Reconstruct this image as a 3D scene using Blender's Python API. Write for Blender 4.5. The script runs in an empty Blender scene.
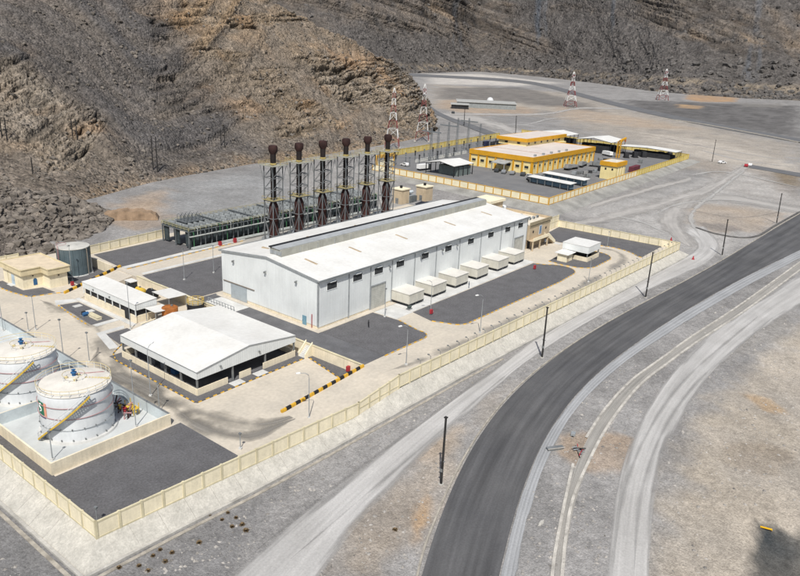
import bpy, math, random
import numpy as np
from mathutils import Vector, Matrix
from mathutils.bvhtree import BVHTree
random.seed(7); np.random.seed(7)
R = math.radians
scene = bpy.context.scene

# ---------------------------------------------------------------- camera
FPX, YAW, PITCH, ROLL = 697.908, .916, .326, .048
CPOS = np.array([-99.044, -97.587, 56.954])
def basis():
    f = np.array([math.sin(YAW)*math.cos(PITCH), math.cos(YAW)*math.cos(PITCH), -math.sin(PITCH)])
    r = np.array([math.cos(YAW), -math.sin(YAW), 0.]); u = np.cross(r, f)
    c, s = math.cos(ROLL), math.sin(ROLL)
    return c*r+s*u, -s*r+c*u, f
CR, CU, CF = basis()
cam = bpy.data.cameras.new('camera'); camo = bpy.data.objects.new('camera', cam)
scene.collection.objects.link(camo)
M = Matrix(((CR[0], CU[0], -CF[0], CPOS[0]), (CR[1], CU[1], -CF[1], CPOS[1]), (CR[2], CU[2], -CF[2], CPOS[2]), (0, 0, 0, 1)))
camo.matrix_world = M
cam.sensor_fit = 'HORIZONTAL'; cam.sensor_width = 36.; cam.lens = FPX/800*36.
cam.clip_start = .5; cam.clip_end = 9000
scene.camera = camo

# ---------------------------------------------------------------- world, sun, exposure
SUN_EL, SUN_DIR = R(54), np.array([-.81, -.59])      # direction towards the sun, seen from above
w = bpy.data.worlds.new('World'); scene.world = w; w.use_nodes = True
nt = w.node_tree; bg = nt.nodes['Background']
sky = nt.nodes.new('ShaderNodeTexSky'); sky.sky_type = 'NISHITA'; sky.sun_disc = False
sky.sun_elevation = SUN_EL; sky.sun_rotation = math.atan2(SUN_DIR[0], SUN_DIR[1]); sky.dust_density = 2.0; sky.air_density = 1.0
nt.links.new(sky.outputs[0], bg.inputs[0]); bg.inputs[1].default_value = .09
sl = bpy.data.lights.new('sun', 'SUN'); sl.energy = 4.5; sl.angle = R(.53); sl.color = (1., .965, .905)
so = bpy.data.objects.new('sun', sl); scene.collection.objects.link(so)
so.location = (-60, -60, 120)
so.rotation_euler = Vector((SUN_DIR[0]*math.cos(SUN_EL), SUN_DIR[1]*math.cos(SUN_EL), math.sin(SUN_EL))).to_track_quat('Z', 'Y').to_euler()
scene.view_settings.view_transform = 'Standard'; scene.view_settings.look = 'None'
scene.view_settings.exposure = .05; scene.view_settings.gamma = 1.

# ---------------------------------------------------------------- pixels (of the 800 x 576 photograph) to places
def ray(px, py): return CF*FPX+CR*(px-400)+CU*(288-py)
def P(px, py, z=0.):
    d = ray(px, py); t = (z-CPOS[2])/d[2]; q = CPOS+t*d
    return (float(q[0]), float(q[1]), z)
def PD(px, py, D):
    d = ray(px, py); d = d/math.hypot(d[0], d[1]); return CPOS+d*D
def pix(p):
    d = np.asarray(p, float)-CPOS; z = d@CF
    return 400+FPX*(d@CR)/z, 288-FPX*(d@CU)/z
def rise(p, ytop):
    lo, hi = 0., 90.
    for _ in range(40):
        m = (lo+hi)/2
        if pix((p[0], p[1], p[2]+m))[1] > ytop: lo = m
        else: hi = m
    return m

# ---------------------------------------------------------------- numpy noise
def _h(ix, iy, iz, s):
    n = (ix*374761393+iy*668265263+iz*2147483647+s*1274126177) & 0xffffffff
    n = ((n ^ (n >> 13))*1274126177) & 0xffffffff
    n = ((n ^ (n >> 16))*2246822519) & 0xffffffff
    return ((n ^ (n >> 15)) & 0xffff)/32767.5-1.
def vn(x, y, z=0., s=0):
    x, y, z = np.broadcast_arrays(np.asarray(x, float), np.asarray(y, float), np.asarray(z, float))
    ix, iy, iz = np.floor(x).astype(np.int64), np.floor(y).astype(np.int64), np.floor(z).astype(np.int64)
    fx, fy, fz = x-ix, y-iy, z-iz
    fx, fy, fz = [f*f*f*(f*(f*6-15)+10) for f in (fx, fy, fz)]
    o = 0
    for a in (0, 1):
        for b in (0, 1):
            for c in (0, 1):
                o = o+_h(ix+a, iy+b, iz+c, s)*(fx if a else 1-fx)*(fy if b else 1-fy)*(fz if c else 1-fz)
    return o
def fbm(x, y, z=0., s=0, oc=4, g=.5):
    o, a, t = 0, 1., 0.
    for i in range(oc):
        o = o+a*vn(np.asarray(x)*2**i, np.asarray(y)*2**i, np.asarray(z)*2**i, s+i*17); t += a; a *= g
    return o/t
def sst(a, b, x):
    t = np.clip((np.asarray(x, float)-a)/(b-a), 0, 1); return t*t*(3-2*t)
def mixc(c, d, t): return c*(1-t[..., None])+np.asarray(d)*t[..., None]

# ---------------------------------------------------------------- height of the natural ground
PIT = P(792, 566, -4)
def T(x, y):
    x = np.asarray(x, float); y = np.asarray(y, float)
    front = -4.2+sst(-48, 6, x)*1.7+np.clip((x-20)/110., 0, 1)*.6+np.clip((x-130)/250., 0, 1)*1.7
    wl = np.interp(x, [-64.2, -19, -9, 131.5], [-25.3, -28.5, -29.2, -34.4])-1.2
    D = np.hypot(x-CPOS[0], y-CPOS[1])
    far = .2+np.clip((D-560)/1000., 0, 2)*9
    back = np.where(x < -6.5, -2.3+sst(96, 112, y)*2.2, -.12+sst(100, 170, y)*1.2)
    low = np.minimum(front, -3.0)
    ins = (x < 131)
    k = np.where(x < -6.5, sst(90, 99, y), sst(79, 88, y))
    tin = np.where(y < wl, front, low*(1-k)+back*k)
    k2 = sst(131, 150, x)
    side = front*(1-sst(-20, 95, y))+.05*sst(-20, 95, y)
    z = tin*(1-k2)+side*k2
    f = sst(470, 620, D); z = z*(1-f)+far*f
    r = np.hypot((x-PIT[0])/9., (y-PIT[1])/7.); z = z-1.6*(1-sst(.35, 1., r+.18*vn(x/4, y/4, 0, 3)))
    return z
def G(px, py, dz=0.):
    z = -2.
    for _ in range(30):
        q = P(px, py, z); z = .5*z+.5*(float(T(q[0], q[1]))+dz)
    return P(px, py, z)

# ---------------------------------------------------------------- materials
MATS = {}
def mat(name, col, rough=.85, var=.12, scale=.6, bump=0., bscale=3., metal=0., col2=None, rib=None, fine=.06, streak=0.):
    if name in MATS: return MATS[name]
    m = bpy.data.materials.new(name); m.use_nodes = True; t = m.node_tree; n = t.nodes; l = t.links
    b = n['Principled BSDF']; b.inputs['Roughness'].default_value = rough; b.inputs['Metallic'].default_value = metal
    b.inputs['Specular IOR Level'].default_value = .3
    geo = n.new('ShaderNodeNewGeometry')
    def noise(s, d=4, vec=None):
        q = n.new('ShaderNodeTexNoise'); q.inputs['Scale'].default_value = s; q.inputs['Detail'].default_value = d
        l.new(vec or geo.outputs['Position'], q.inputs['Vector']); return q.outputs['Fac']
    mx = n.new('ShaderNodeMix'); mx.data_type = 'RGBA'
    c = np.array(col); c2 = np.array(col2) if col2 is not None else c*(1-2*var)
    c1 = c if col2 is not None else np.minimum(c*(1+var*.6), .95)
    mx.inputs[6].default_value = (*c1, 1); mx.inputs[7].default_value = (*c2, 1)
    r = n.new('ShaderNodeMapRange'); r.inputs[1].default_value = .35; r.inputs[2].default_value = .72
    l.new(noise(scale, 5), r.inputs[0]); l.new(r.outputs[0], mx.inputs[0])
    out = mx.outputs[2]
    def mul(out, fac, lo, hi):
        a = n.new('ShaderNodeMapRange'); a.inputs[1].default_value = .3; a.inputs[2].default_value = .7
        a.inputs[3].default_value = lo; a.inputs[4].default_value = hi; l.new(fac, a.inputs[0])
        k = n.new('ShaderNodeVectorMath'); k.operation = 'SCALE'; l.new(out, k.inputs[0]); l.new(a.outputs[0], k.inputs['Scale'])
        return k.outputs[0]
    if fine: out = mul(out, noise(scale*9, 3), 1-fine, 1+fine)
    if streak:
        mp = n.new('ShaderNodeMapping'); mp.inputs['Scale'].default_value = (1.6, 1.6, .12); l.new(geo.outputs['Position'], mp.inputs['Vector'])
        out = mul(out, noise(1.3, 4, mp.outputs[0]), 1-streak, 1+streak*.5)
    l.new(out, b.inputs['Base Color'])
    h = None
    if rib:
        d = n.new('ShaderNodeVectorMath'); d.operation = 'DOT_PRODUCT'; d.inputs[1].default_value = (1, 1, 0)
        l.new(geo.outputs['Position'], d.inputs[0])
        f = n.new('ShaderNodeMath'); f.operation = 'MULTIPLY'; f.inputs[1].default_value = 2*math.pi/rib; l.new(d.outputs['Value'], f.inputs[0])
        s = n.new('ShaderNodeMath'); s.operation = 'SINE'; l.new(f.outputs[0], s.inputs[0]); h = s.outputs[0]
        bu = n.new('ShaderNodeBump'); bu.inputs['Strength'].default_value = .25; bu.inputs['Distance'].default_value = .03
        l.new(h, bu.inputs['Height']); l.new(bu.outputs[0], b.inputs['Normal'])
    elif bump:
        bu = n.new('ShaderNodeBump'); bu.inputs['Strength'].default_value = bump; bu.inputs['Distance'].default_value = .12
        l.new(noise(bscale, 5), bu.inputs['Height']); l.new(bu.outputs[0], b.inputs['Normal'])
    MATS[name] = m; return m

def attr_mat(name, specks=2.2, bump=.5, bscale=1.2, contrast=.28, lo=.15, bdist=.3, fspeck=9., cells=()):
    """ground and rock: colours carried by the mesh, broken up by procedural grain"""
    m = bpy.data.materials.new(name); m.use_nodes = True; t = m.node_tree; n = t.nodes; l = t.links
    b = n['Principled BSDF']; b.inputs['Roughness'].default_value = .95; b.inputs['Specular IOR Level'].default_value = .15
    at = n.new('ShaderNodeAttribute'); at.attribute_name = 'tint'
    geo = n.new('ShaderNodeNewGeometry')
    def noise(s, d=6, rg=.6):
        q = n.new('ShaderNodeTexNoise'); q.inputs['Scale'].default_value = s; q.inputs['Detail'].default_value = d
        q.inputs['Roughness'].default_value = rg
        l.new(geo.outputs['Position'], q.inputs['Vector']); return q.outputs['Fac']
    out = at.outputs['Color']
    for s, k in ((lo, contrast*.8), (specks, contrast), (fspeck, contrast*.8)):
        a = n.new('ShaderNodeMapRange'); a.inputs[1].default_value = .3; a.inputs[2].default_value = .7
        a.inputs[3].default_value = 1-k; a.inputs[4].default_value = 1+k; l.new(noise(s), a.inputs[0])
        v = n.new('ShaderNodeVectorMath'); v.operation = 'SCALE'; l.new(out, v.inputs[0]); l.new(a.outputs[0], v.inputs['Scale']); out = v.outputs[0]
    h = noise(bscale, 8)
    for sc, k, bh in cells:                            # broken stone: each cell its own shade, joints recessed
        vo = n.new('ShaderNodeTexVoronoi'); vo.inputs['Scale'].default_value = sc; vo.inputs['Randomness'].default_value = 1.
        l.new(geo.outputs['Position'], vo.inputs['Vector'])
        sp = n.new('ShaderNodeSeparateColor'); l.new(vo.outputs['Color'], sp.inputs[0])
        a = n.new('ShaderNodeMapRange'); a.inputs[3].default_value = 1-k; a.inputs[4].default_value = 1+k; l.new(sp.outputs[0], a.inputs[0])
        v = n.new('ShaderNodeVectorMath'); v.operation = 'SCALE'; l.new(out, v.inputs[0]); l.new(a.outputs[0], v.inputs['Scale']); out = v.outputs[0]
        mu = n.new('ShaderNodeMath'); mu.operation = 'MULTIPLY_ADD'; mu.inputs[1].default_value = -bh; l.new(vo.outputs['Distance'], mu.inputs[0]); l.new(h, mu.inputs[2]); h = mu.outputs[0]
    l.new(out, b.inputs['Base Color'])
    bu = n.new('ShaderNodeBump'); bu.inputs['Strength'].default_value = bump; bu.inputs['Distance'].default_value = bdist
    l.new(h, bu.inputs['Height']); l.new(bu.outputs[0], b.inputs['Normal'])
    return m

def track_mat(name, col, col2, soft=.18, rag=.35, streak=.22, alpha=1., ns=1., edge=True, lines=0., spots=.0):
    """a strip of road: u runs along it in metres, v across it from 0 to 1"""
    m = bpy.data.materials.new(name); m.use_nodes = True; t = m.node_tree; n = t.nodes; l = t.links
    b = n['Principled BSDF']; b.inputs['Roughness'].default_value = .9; b.inputs['Specular IOR Level'].default_value = .2
    uv = n.new('ShaderNodeUVMap'); geo = n.new('ShaderNodeNewGeometry')
    mp = n.new('ShaderNodeMapping'); mp.inputs['Scale'].default_value = (.035*ns, 9*ns, 1); l.new(uv.outputs[0], mp.inputs['Vector'])
    a = n.new('ShaderNodeTexNoise'); a.inputs['Scale'].default_value = 1.; a.inputs['Detail'].default_value = 5; l.new(mp.outputs[0], a.inputs['Vector'])
    c = n.new('ShaderNodeTexNoise'); c.inputs['Scale'].default_value = .12; c.inputs['Detail'].default_value = 7; l.new(geo.outputs['Position'], c.inputs['Vector'])
    f = n.new('ShaderNodeTexNoise'); f.inputs['Scale'].default_value = 4.; f.inputs['Detail'].default_value = 5; l.new(geo.outputs['Position'], f.inputs['Vector'])
    def rng(s, lo, hi, x0=.3, x1=.7):
        r = n.new('ShaderNodeMapRange'); r.inputs[1].default_value = x0; r.inputs[2].default_value = x1; r.inputs[3].default_value = lo; r.inputs[4].default_value = hi
        l.new(s, r.inputs[0]); return r.outputs[0]
    mx = n.new('ShaderNodeMix'); mx.data_type = 'RGBA'; mx.inputs[6].default_value = (*col, 1); mx.inputs[7].default_value = (*col2, 1)
    l.new(rng(c.outputs['Fac'], 0, 1, .35, .68), mx.inputs[0])
    out = mx.outputs[2]
    facs = [rng(a.outputs['Fac'], 1-streak, 1+streak), rng(f.outputs['Fac'], .9, 1.1)]
    sx = n.new('ShaderNodeSeparateXYZ'); l.new(uv.outputs[0], sx.inputs[0])
    if lines:
        q = n.new('ShaderNodeMath'); q.operation = 'MULTIPLY'; q.inputs[1].default_value = lines*2*math.pi; l.new(sx.outputs[1], q.inputs[0])
        s = n.new('ShaderNodeMath'); s.operation = 'SINE'; l.new(q.outputs[0], s.inputs[0]); facs.append(rng(s.outputs[0], .86, 1.06, -1, 1))
    for k in facs:
        v = n.new('ShaderNodeVectorMath'); v.operation = 'SCALE'; l.new(out, v.inputs[0]); l.new(k, v.inputs['Scale']); out = v.outputs[0]
    l.new(out, b.inputs['Base Color'])
    if edge:
        d = n.new('ShaderNodeMath'); d.operation = 'PINGPONG'; d.inputs[1].default_value = .5; l.new(sx.outputs[1], d.inputs[0])
        e = n.new('ShaderNodeMath'); e.operation = 'ADD'; l.new(d.outputs[0], e.inputs[0]); l.new(rng(c.outputs['Fac'], -rag, rag*.4), e.inputs[1])
        g = n.new('ShaderNodeMath'); g.operation = 'ADD'; l.new(e.outputs[0], g.inputs[0]); l.new(rng(a.outputs['Fac'], -.05, .05), g.inputs[1])
        g0 = n.new('ShaderNodeMath'); g0.operation = 'MULTIPLY'; l.new(rng(g.outputs[0], 0, alpha, .02, .02+soft), g0.inputs[0])
        l.new(rng(d.outputs[0], 0, 1, .0, .07), g0.inputs[1])
        l.new(g0.outputs[0], b.inputs['Alpha'])
    bu = n.new('ShaderNodeBump'); bu.inputs['Strength'].default_value = .3; bu.inputs['Distance'].default_value = .06
    l.new(f.outputs['Fac'], bu.inputs['Height']); l.new(bu.outputs[0], b.inputs['Normal'])
    return m

# ---------------------------------------------------------------- meshes
class MB:
    def __init__(s): s.v = []; s.f = []
    def _add(s, vs, fs):
        o = len(s.v); s.v += [tuple(map(float, q)) for q in vs]; s.f += [tuple(i+o for i in f) for f in fs]; return s
    def box(s, x0, x1, y0, y1, z0, z1):
        return s._add([(x0, y0, z0), (x1, y0, z0), (x1, y1, z0), (x0, y1, z0), (x0, y0, z1), (x1, y0, z1), (x1, y1, z1), (x0, y1, z1)],
                      [(3, 2, 1, 0), (4, 5, 6, 7), (0, 1, 5, 4), (1, 2, 6, 5), (2, 3, 7, 6), (3, 0, 4, 7)])
    def cbox(s, x, y, z, a, b, c): return s.box(x-a/2, x+a/2, y-b/2, y+b/2, z, z+c)
    def prism(s, poly, z0, z1):
        n = len(poly); a = sum(poly[i][0]*poly[(i+1) % n][1]-poly[(i+1) % n][0]*poly[i][1] for i in range(n))
        if a < 0: poly = poly[::-1]
        vs = [(p[0], p[1], z0) for p in poly]+[(p[0], p[1], z1) for p in poly]
        return s._add(vs, [tuple(range(n))[::-1], tuple(range(n, 2*n))]+[(i, (i+1) % n, n+(i+1) % n, n+i) for i in range(n)])
    def bar(s, p, q, w, h=None, up=(0, 0, 1)):
        p, q = Vector(p), Vector(q); d = (q-p)
        if d.length < 1e-6: return s
        d.normalize(); u = Vector(up)
        if abs(d.dot(u)) > .99: u = Vector((1, 0, 0))
        a = d.cross(u).normalized()*(w/2); b = a.cross(d).normalized()*((h or w)/2)
        vs = [p-a-b, p+a-b, p+a+b, p-a+b, q-a-b, q+a-b, q+a+b, q-a+b]
        return s._add(vs, [(0, 1, 2, 3), (7, 6, 5, 4), (4, 5, 1, 0), (5, 6, 2, 1), (6, 7, 3, 2), (7, 4, 0, 3)])
    def tube(s, pts, r, n=8, cap=True):
        pts = [Vector(p) for p in pts]; rr = r if isinstance(r, (list, tuple)) else [r]*len(pts); o = len(s.v); vs = []
        for i, p in enumerate(pts):
            d = (pts[min(i+1, len(pts)-1)]-pts[max(i-1, 0)]).normalized()
            u = Vector((0, 0, 1)) if abs(d.z) < .95 else Vector((1, 0, 0))
            a = d.cross(u).normalized(); b = d.cross(a).normalized()
            vs += [p+(a*math.cos(2*math.pi*k/n)+b*math.sin(2*math.pi*k/n))*rr[i] for k in range(n)]
        fs = [(i*n+k, i*n+(k+1) % n, (i+1)*n+(k+1) % n, (i+1)*n+k) for i in range(len(pts)-1) for k in range(n)]
        if cap: fs += [tuple(range(n))[::-1], tuple((len(pts)-1)*n+k for k in range(n))]
        return s._add(vs, fs)
    def lathe(s, prof, n=32, c=(0, 0, 0)):
        vs = [(c[0]+r*math.cos(2*math.pi*k/n), c[1]+r*math.sin(2*math.pi*k/n), c[2]+z) for r, z in prof for k in range(n)]
        fs = [(i*n+k, i*n+(k+1) % n, (i+1)*n+(k+1) % n, (i+1)*n+k) for i in range(len(prof)-1) for k in range(n)]
        fs += [tuple(range(n))[::-1], tuple((len(prof)-1)*n+k for k in range(n))]
        return s._add(vs, fs)
    def ring(s, r, z, t, n=48, c=(0, 0)):
        return s.tube([(c[0]+r*math.cos(2*math.pi*k/n), c[1]+r*math.sin(2*math.pi*k/n), z) for k in range(n+1)], t, 5, False)
    def quad(s, a, b, c, d): return s._add([a, b, c, d], [(0, 1, 2, 3)])
    def slab(s, a, b, c, d, t):
        a, b, c, d = map(Vector, (a, b, c, d)); k = (b-a).cross(d-a).normalized()*t
        return s._add([a, b, c, d, a-k, b-k, c-k, d-k], [(0, 1, 2, 3), (7, 6, 5, 4), (1, 0, 4, 5), (2, 1, 5, 6), (3, 2, 6, 7), (0, 3, 7, 4)])
    def mesh(s, name, m=None, smooth=False):
        me = bpy.data.meshes.new(name); me.from_pydata(s.v, [], s.f); me.update()
        if m: me.materials.append(m)
        if smooth:
            me.shade_smooth()
            try: me.set_sharp_from_angle(angle=R(35))
            except Exception: pass
        return me
LINK = scene.collection.objects.link
def link(name, data, parent=None, loc=None, rz=0.):
    o = bpy.data.objects.new(name, data); LINK(o)
    if parent is not None: o.parent = parent
    if loc is not None: o.location = loc
    if rz: o.rotation_euler = (0, 0, rz)
    return o
def part(name, mb, m, parent, smooth=False, loc=None, rz=0.):
    return link(name, mb.mesh(name, m, smooth) if isinstance(mb, MB) else mb, parent, loc, rz)
def tag(o, label, cat, group=None):
    o['label'] = label; o['category'] = cat
    if group: o['group'] = group
    return o
def thing(name, label, cat, loc=(0, 0, 0), rz=0., group=None):
    return tag(link(name, None, None, loc, rz), label, cat, group)
def struct(name, mb, m, smooth=False, kind='structure'):
    o = part(name, mb, m, None, smooth); o['kind'] = kind; return o
def copy_tree(o, parent=None):
    c = o.copy(); LINK(c); c.parent = parent
    for ch in o.children: copy_tree(ch, c)
    return c
def crom(pts, n):
    """smooth curve through points, n samples"""
    p = np.array(pts, float); p = np.vstack([2*p[0]-p[1], p, 2*p[-1]-p[-2]])
    seg = len(p)-3; t = np.linspace(0, seg-1e-6, n); i = t.astype(int); f = (t-i)[:, None]
    a, b, c, d = p[i], p[i+1], p[i+2], p[i+3]
    return .5*((2*b)+(-a+c)*f+(2*a-5*b+4*c-d)*f**2+(-a+3*b-3*c+d)*f**3)
def resample(pts, step=None, n=None):
    p = np.array(pts, float); s = np.concatenate([[0], np.cumsum(np.linalg.norm(np.diff(p, axis=0), axis=1))])
    k = n or max(2, int(round(s[-1]/step))+1); t = np.linspace(0, s[-1], k)
    return np.stack([np.interp(t, s, p[:, j]) for j in range(p.shape[1])], -1)
# ================================================================= the setting: ground
GREY = np.array([.24, .232, .224]); SAND = (.33, .275, .215); PALE = (.36, .345, .325); DARK = (.115, .11, .106); ORNG = (.36, .235, .135)
def pip_dist(x, y, poly):
    """signed distance to a polygon, negative inside"""
    d = np.full(x.shape, 1e9); ins = np.zeros(x.shape, bool); n = len(poly)
    for i in range(n):
        ax, ay = poly[i][:2]; bx, by = poly[(i+1) % n][:2]
        ex, ey = bx-ax, by-ay; t = np.clip(((x-ax)*ex+(y-ay)*ey)/(ex*ex+ey*ey+1e-9), 0, 1)
        d = np.minimum(d, np.hypot(x-ax-t*ex, y-ay-t*ey))
        c = ((ay > y) != (by > y)) & (x < (bx-ax)*(y-ay)/((by-ay) if by != ay else 1e-9)+ax)
        ins ^= c
    return np.where(ins, -d, d)
def axis(segs):
    o = []
    for a, b, s in segs: o += list(np.arange(a, b, s))
    return np.array(o+[segs[-1][1]])
xs = axis([(-420, -130, 14), (-130, 175, 1.2), (175, 470, 4), (470, 1900, 15), (1900, 5200, 110)])
ys = axis([(-420, -140, 14), (-140, -20, 1.2), (-20, 100, 3), (100, 470, 4), (470, 1900, 15), (1900, 5200, 110)])
gx, gy = np.meshgrid(xs, ys); gz = T(gx, gy)
gD = np.hypot(gx-CPOS[0], gy-CPOS[1])
col = np.broadcast_to(GREY, gx.shape+(3,)).copy()
nz1 = fbm(gx/14, gy/14, 0, 5, 5, .6); nz2 = fbm(gx/60, gy/60, 0, 11, 4); nz3 = fbm(gx/4, gy/4, 0, 21, 4)
col *= (1+.24*nz1+.16*nz2+.1*nz3)[..., None]
def patch(poly_px, c, k=1., soft=4., warp=4., onz=None):
    global col
    poly = [G(*q) for q in poly_px] if onz is None else [P(q[0], q[1], onz) for q in poly_px]
    d = pip_dist(gx, gy, poly)+warp*(nz1*.9+nz3*.6)*1.3
    col = mixc(col, np.array(c), np.clip(1-sst(-soft, soft, d), 0, 1)*k*np.clip(.8+.5*nz1, 0, 1))
# far valley floor
patch([(430, 84), (560, 92), (640, 112), (800, 146), (800, 175), (700, 168), (560, 120), (430, 108)], (.34, .30, .25), .85, 25, 25)
patch([(440, 88), (520, 87), (590, 104), (600, 113), (520, 103), (440, 99)], DARK, .85, 14, 10)
patch([(625, 100), (800, 106), (800, 138), (740, 129), (690, 120), (640, 112)], (.09, .086, .084), .97, 14, 12)
patch([(480, 108), (575, 112), (545, 122), (500, 124)], (.2, .195, .19), .7, 8, 8)
patch([(430, 74), (480, 74), (560, 83), (520, 86), (430, 84)], (.5, .47, .43), .95, 20, 14)
patch([(690, 94), (738, 98), (735, 102), (700, 102), (684, 99)], ORNG, 1., 6, 6)
patch([(677, 104), (703, 106), (700, 109), (679, 108)], (.38, .26, .15), .9, 6, 5)
patch([(738, 103), (787, 104), (780, 108), (742, 107)], (.2, .19, .175), .8, 8, 6)
patch([(555, 106), (640, 118), (700, 130), (640, 128), (560, 118)], (.36, .285, .215), .8, 14, 12)
patch([(440, 100), (480, 100), (530, 108), (540, 115), (470, 116), (440, 108)], (.34, .26, .19), .85, 8, 8)
patch([(640, 132), (720, 142), (800, 165), (800, 176), (730, 168), (660, 146)], (.42, .38, .33), .8, 8, 8)
patch([(690, 158), (800, 176), (800, 205), (720, 190)], (.27, .235, .2), .7, 7, 8)
patch([(775, 173), (800, 176), (800, 186), (780, 184)], (.17, .13, .08), .9, 4, 4)
# junction beside the compound
patch([(560, 210), (660, 195), (740, 166), (800, 200), (800, 215), (735, 248), (690, 262), (640, 235)], (.40, .385, .365), .85, 6, 8)
patch([(688, 203), (740, 206), (790, 214), (760, 232), (715, 234), (690, 222)], (.33, .27, .21), .85, 4, 5)
patch([(700, 222), (735, 226), (745, 234), (705, 228)], (.16, .15, .145), .8, 2.5, 3)
# beside the main road
patch([(320, 576), (360, 515), (420, 455), (470, 425), (462, 470), (436, 520), (410, 576)], SAND, .8, 4, 5)
patch([(400, 470), (420, 440), (462, 425), (462, 440), (440, 460)], (.36, .29, .22), .85, 1.6, 2.2)
patch([(424, 490), (432, 500), (420, 540), (410, 548)], (.42, .27, .14), .8, .9, 1.2)
patch([(470, 400), (520, 380), (505, 410), (480, 432)], (.3, .27, .235), .7, 2, 2.5)
patch([(556, 435), (592, 430), (640, 440), (625, 470), (585, 470), (562, 458)], (.34, .255, .18), .95, 1.2, 1.8)
patch([(655, 576), (668, 500), (690, 440), (730, 385), (800, 320), (860, 360), (860, 640), (655, 640)], (.395, .345, .28), .9, 3.5, 4)
patch([(728, 446), (760, 440), (795, 452), (790, 466), (760, 472), (730, 462)], (.25, .205, .155), .85, 1.2, 1.8)
patch([(746, 395), (768, 400), (782, 412), (765, 410)], (.42, .27, .13), .75, .8, 1.4)
patch([(700, 395), (720, 420), (712, 480), (690, 500), (690, 440)], (.38, .33, .265), .6, 2.5, 3)
patch([(700, 330), (790, 310), (800, 330), (740, 360), (700, 372)], (.26, .245, .225), .7, 2, 2.5)
patch([(755, 520), (775, 522), (800, 533), (870, 558), (870, 660), (765, 640), (748, 575)], (.095, .092, .085), 1.2, .8, 1.2)
patch([(500, 470), (545, 470), (560, 576), (520, 576)], (.19, .185, .18), .7, 1.5, 2)
sk = fbm((gx*.79+gy*.61)/26, (gx*.61-gy*.79)/5, 0, 131, 4, .55)
col = col*(1+.2*sk*(1-sst(-60, -30, gy)))[..., None]
# bottom left outside the wall, and behind the radiators
patch([(-60, 480), (86, 574), (60, 640), (-80, 640)], (.14, .14, .142), .9, 1.5, 2)
patch([(97, 576), (240, 500), (290, 480), (240, 545), (210, 600)], (.16, .158, .158), .8, 2, 2.5)
patch([(150, 190), (280, 168), (300, 195), (180, 215)], (.26, .265, .265), .8, 7, 6, 0.5)
patch([(280, 168), (395, 160), (400, 190), (300, 196)], (.31, .3, .285), .8, 6, 6, 0.5)
patch([(115, 205), (165, 190), (170, 215), (130, 232), (112, 222)], (.36, .27, .19), .75, 3, 4, 0.5)
patch([(395, 148), (440, 140), (500, 136), (480, 150), (400, 160)], (.24, .235, .23), .7, 5, 5, 0.5)
def grid_mesh(name, X, Y, Z, C, m, smooth=True):
    ny, nx = X.shape; v = np.stack([X, Y, Z], -1).reshape(-1, 3)
    i = np.arange(ny*nx).reshape(ny, nx); q = np.stack([i[:-1, :-1], i[:-1, 1:], i[1:, 1:], i[1:, :-1]], -1).reshape(-1, 4)
    me = bpy.data.meshes.new(name); me.vertices.add(len(v)); me.vertices.foreach_set('co', v.astype(np.float32).ravel())
    me.loops.add(q.size); me.loops.foreach_set('vertex_index', q.astype(np.int32).ravel())
    me.polygons.add(len(q)); me.polygons.foreach_set('loop_start', np.arange(0, q.size, 4, dtype=np.int32))
    me.update(calc_edges=True); me.validate()
    a = me.color_attributes.new('tint', 'FLOAT_COLOR', 'POINT')
    a.data.foreach_set('color', np.concatenate([np.clip(C.reshape(-1, 3), .01, .9), np.ones((len(v), 1))], -1).astype(np.float32).ravel())
    if smooth: me.shade_smooth()
    me.materials.append(m); return me
go = link('ground', grid_mesh('ground', gx, gy, gz, col, attr_mat('gravel_soil', .8, .8, 2.2, .2, .09, .14, 3., ((5., .16, .5),)))); go['kind'] = 'structure'

# ================================================================= hills
def ruled(rows, nu, nv, vpow=1.):
    """surface through rows of stations, smooth both ways"""
    R_ = [resample(crom(r, 400), n=nu) if False else crom(r, nu) for r in rows]
    A = np.array(R_)                                   # rows x nu x 3
    out = np.empty((nv, nu, 3))
    for j in range(nu): out[:, j] = crom(A[:, j], nv)
    return out
def hill_normals(S):
    du = np.gradient(S, axis=1); dv = np.gradient(S, axis=0); n = np.cross(du, dv); n /= np.linalg.norm(n, axis=-1, keepdims=True)+1e-9
    n[n[..., 2] < 0] *= -1
    return n
def pixels(S):
    d = S-CPOS; z = d@CF; z = np.where(z < 1, 1, z); return 400+FPX*(d@CR)/z, 288-FPX*(d@CU)/z
def strata(s, sharp=.16):
    """bedding profile: flat faces cut by narrow recessed joints"""
    f = s-np.floor(s); return -np.exp(-((f-.5)/sharp)**2)
def profile(F, Rg, fr, fz):
    F, Rg = np.array(F, float), np.array(Rg, float); o = F+(Rg-F)*fr; o[:, 2] = F[:, 2]+(Rg[:, 2]-F[:, 2])*fz; return o
rock = attr_mat('layered_rock', .5, 1., .6, .24, .05, .9, 1.6, ((.9, .25, .9), (.33, .16, .6)))

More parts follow.
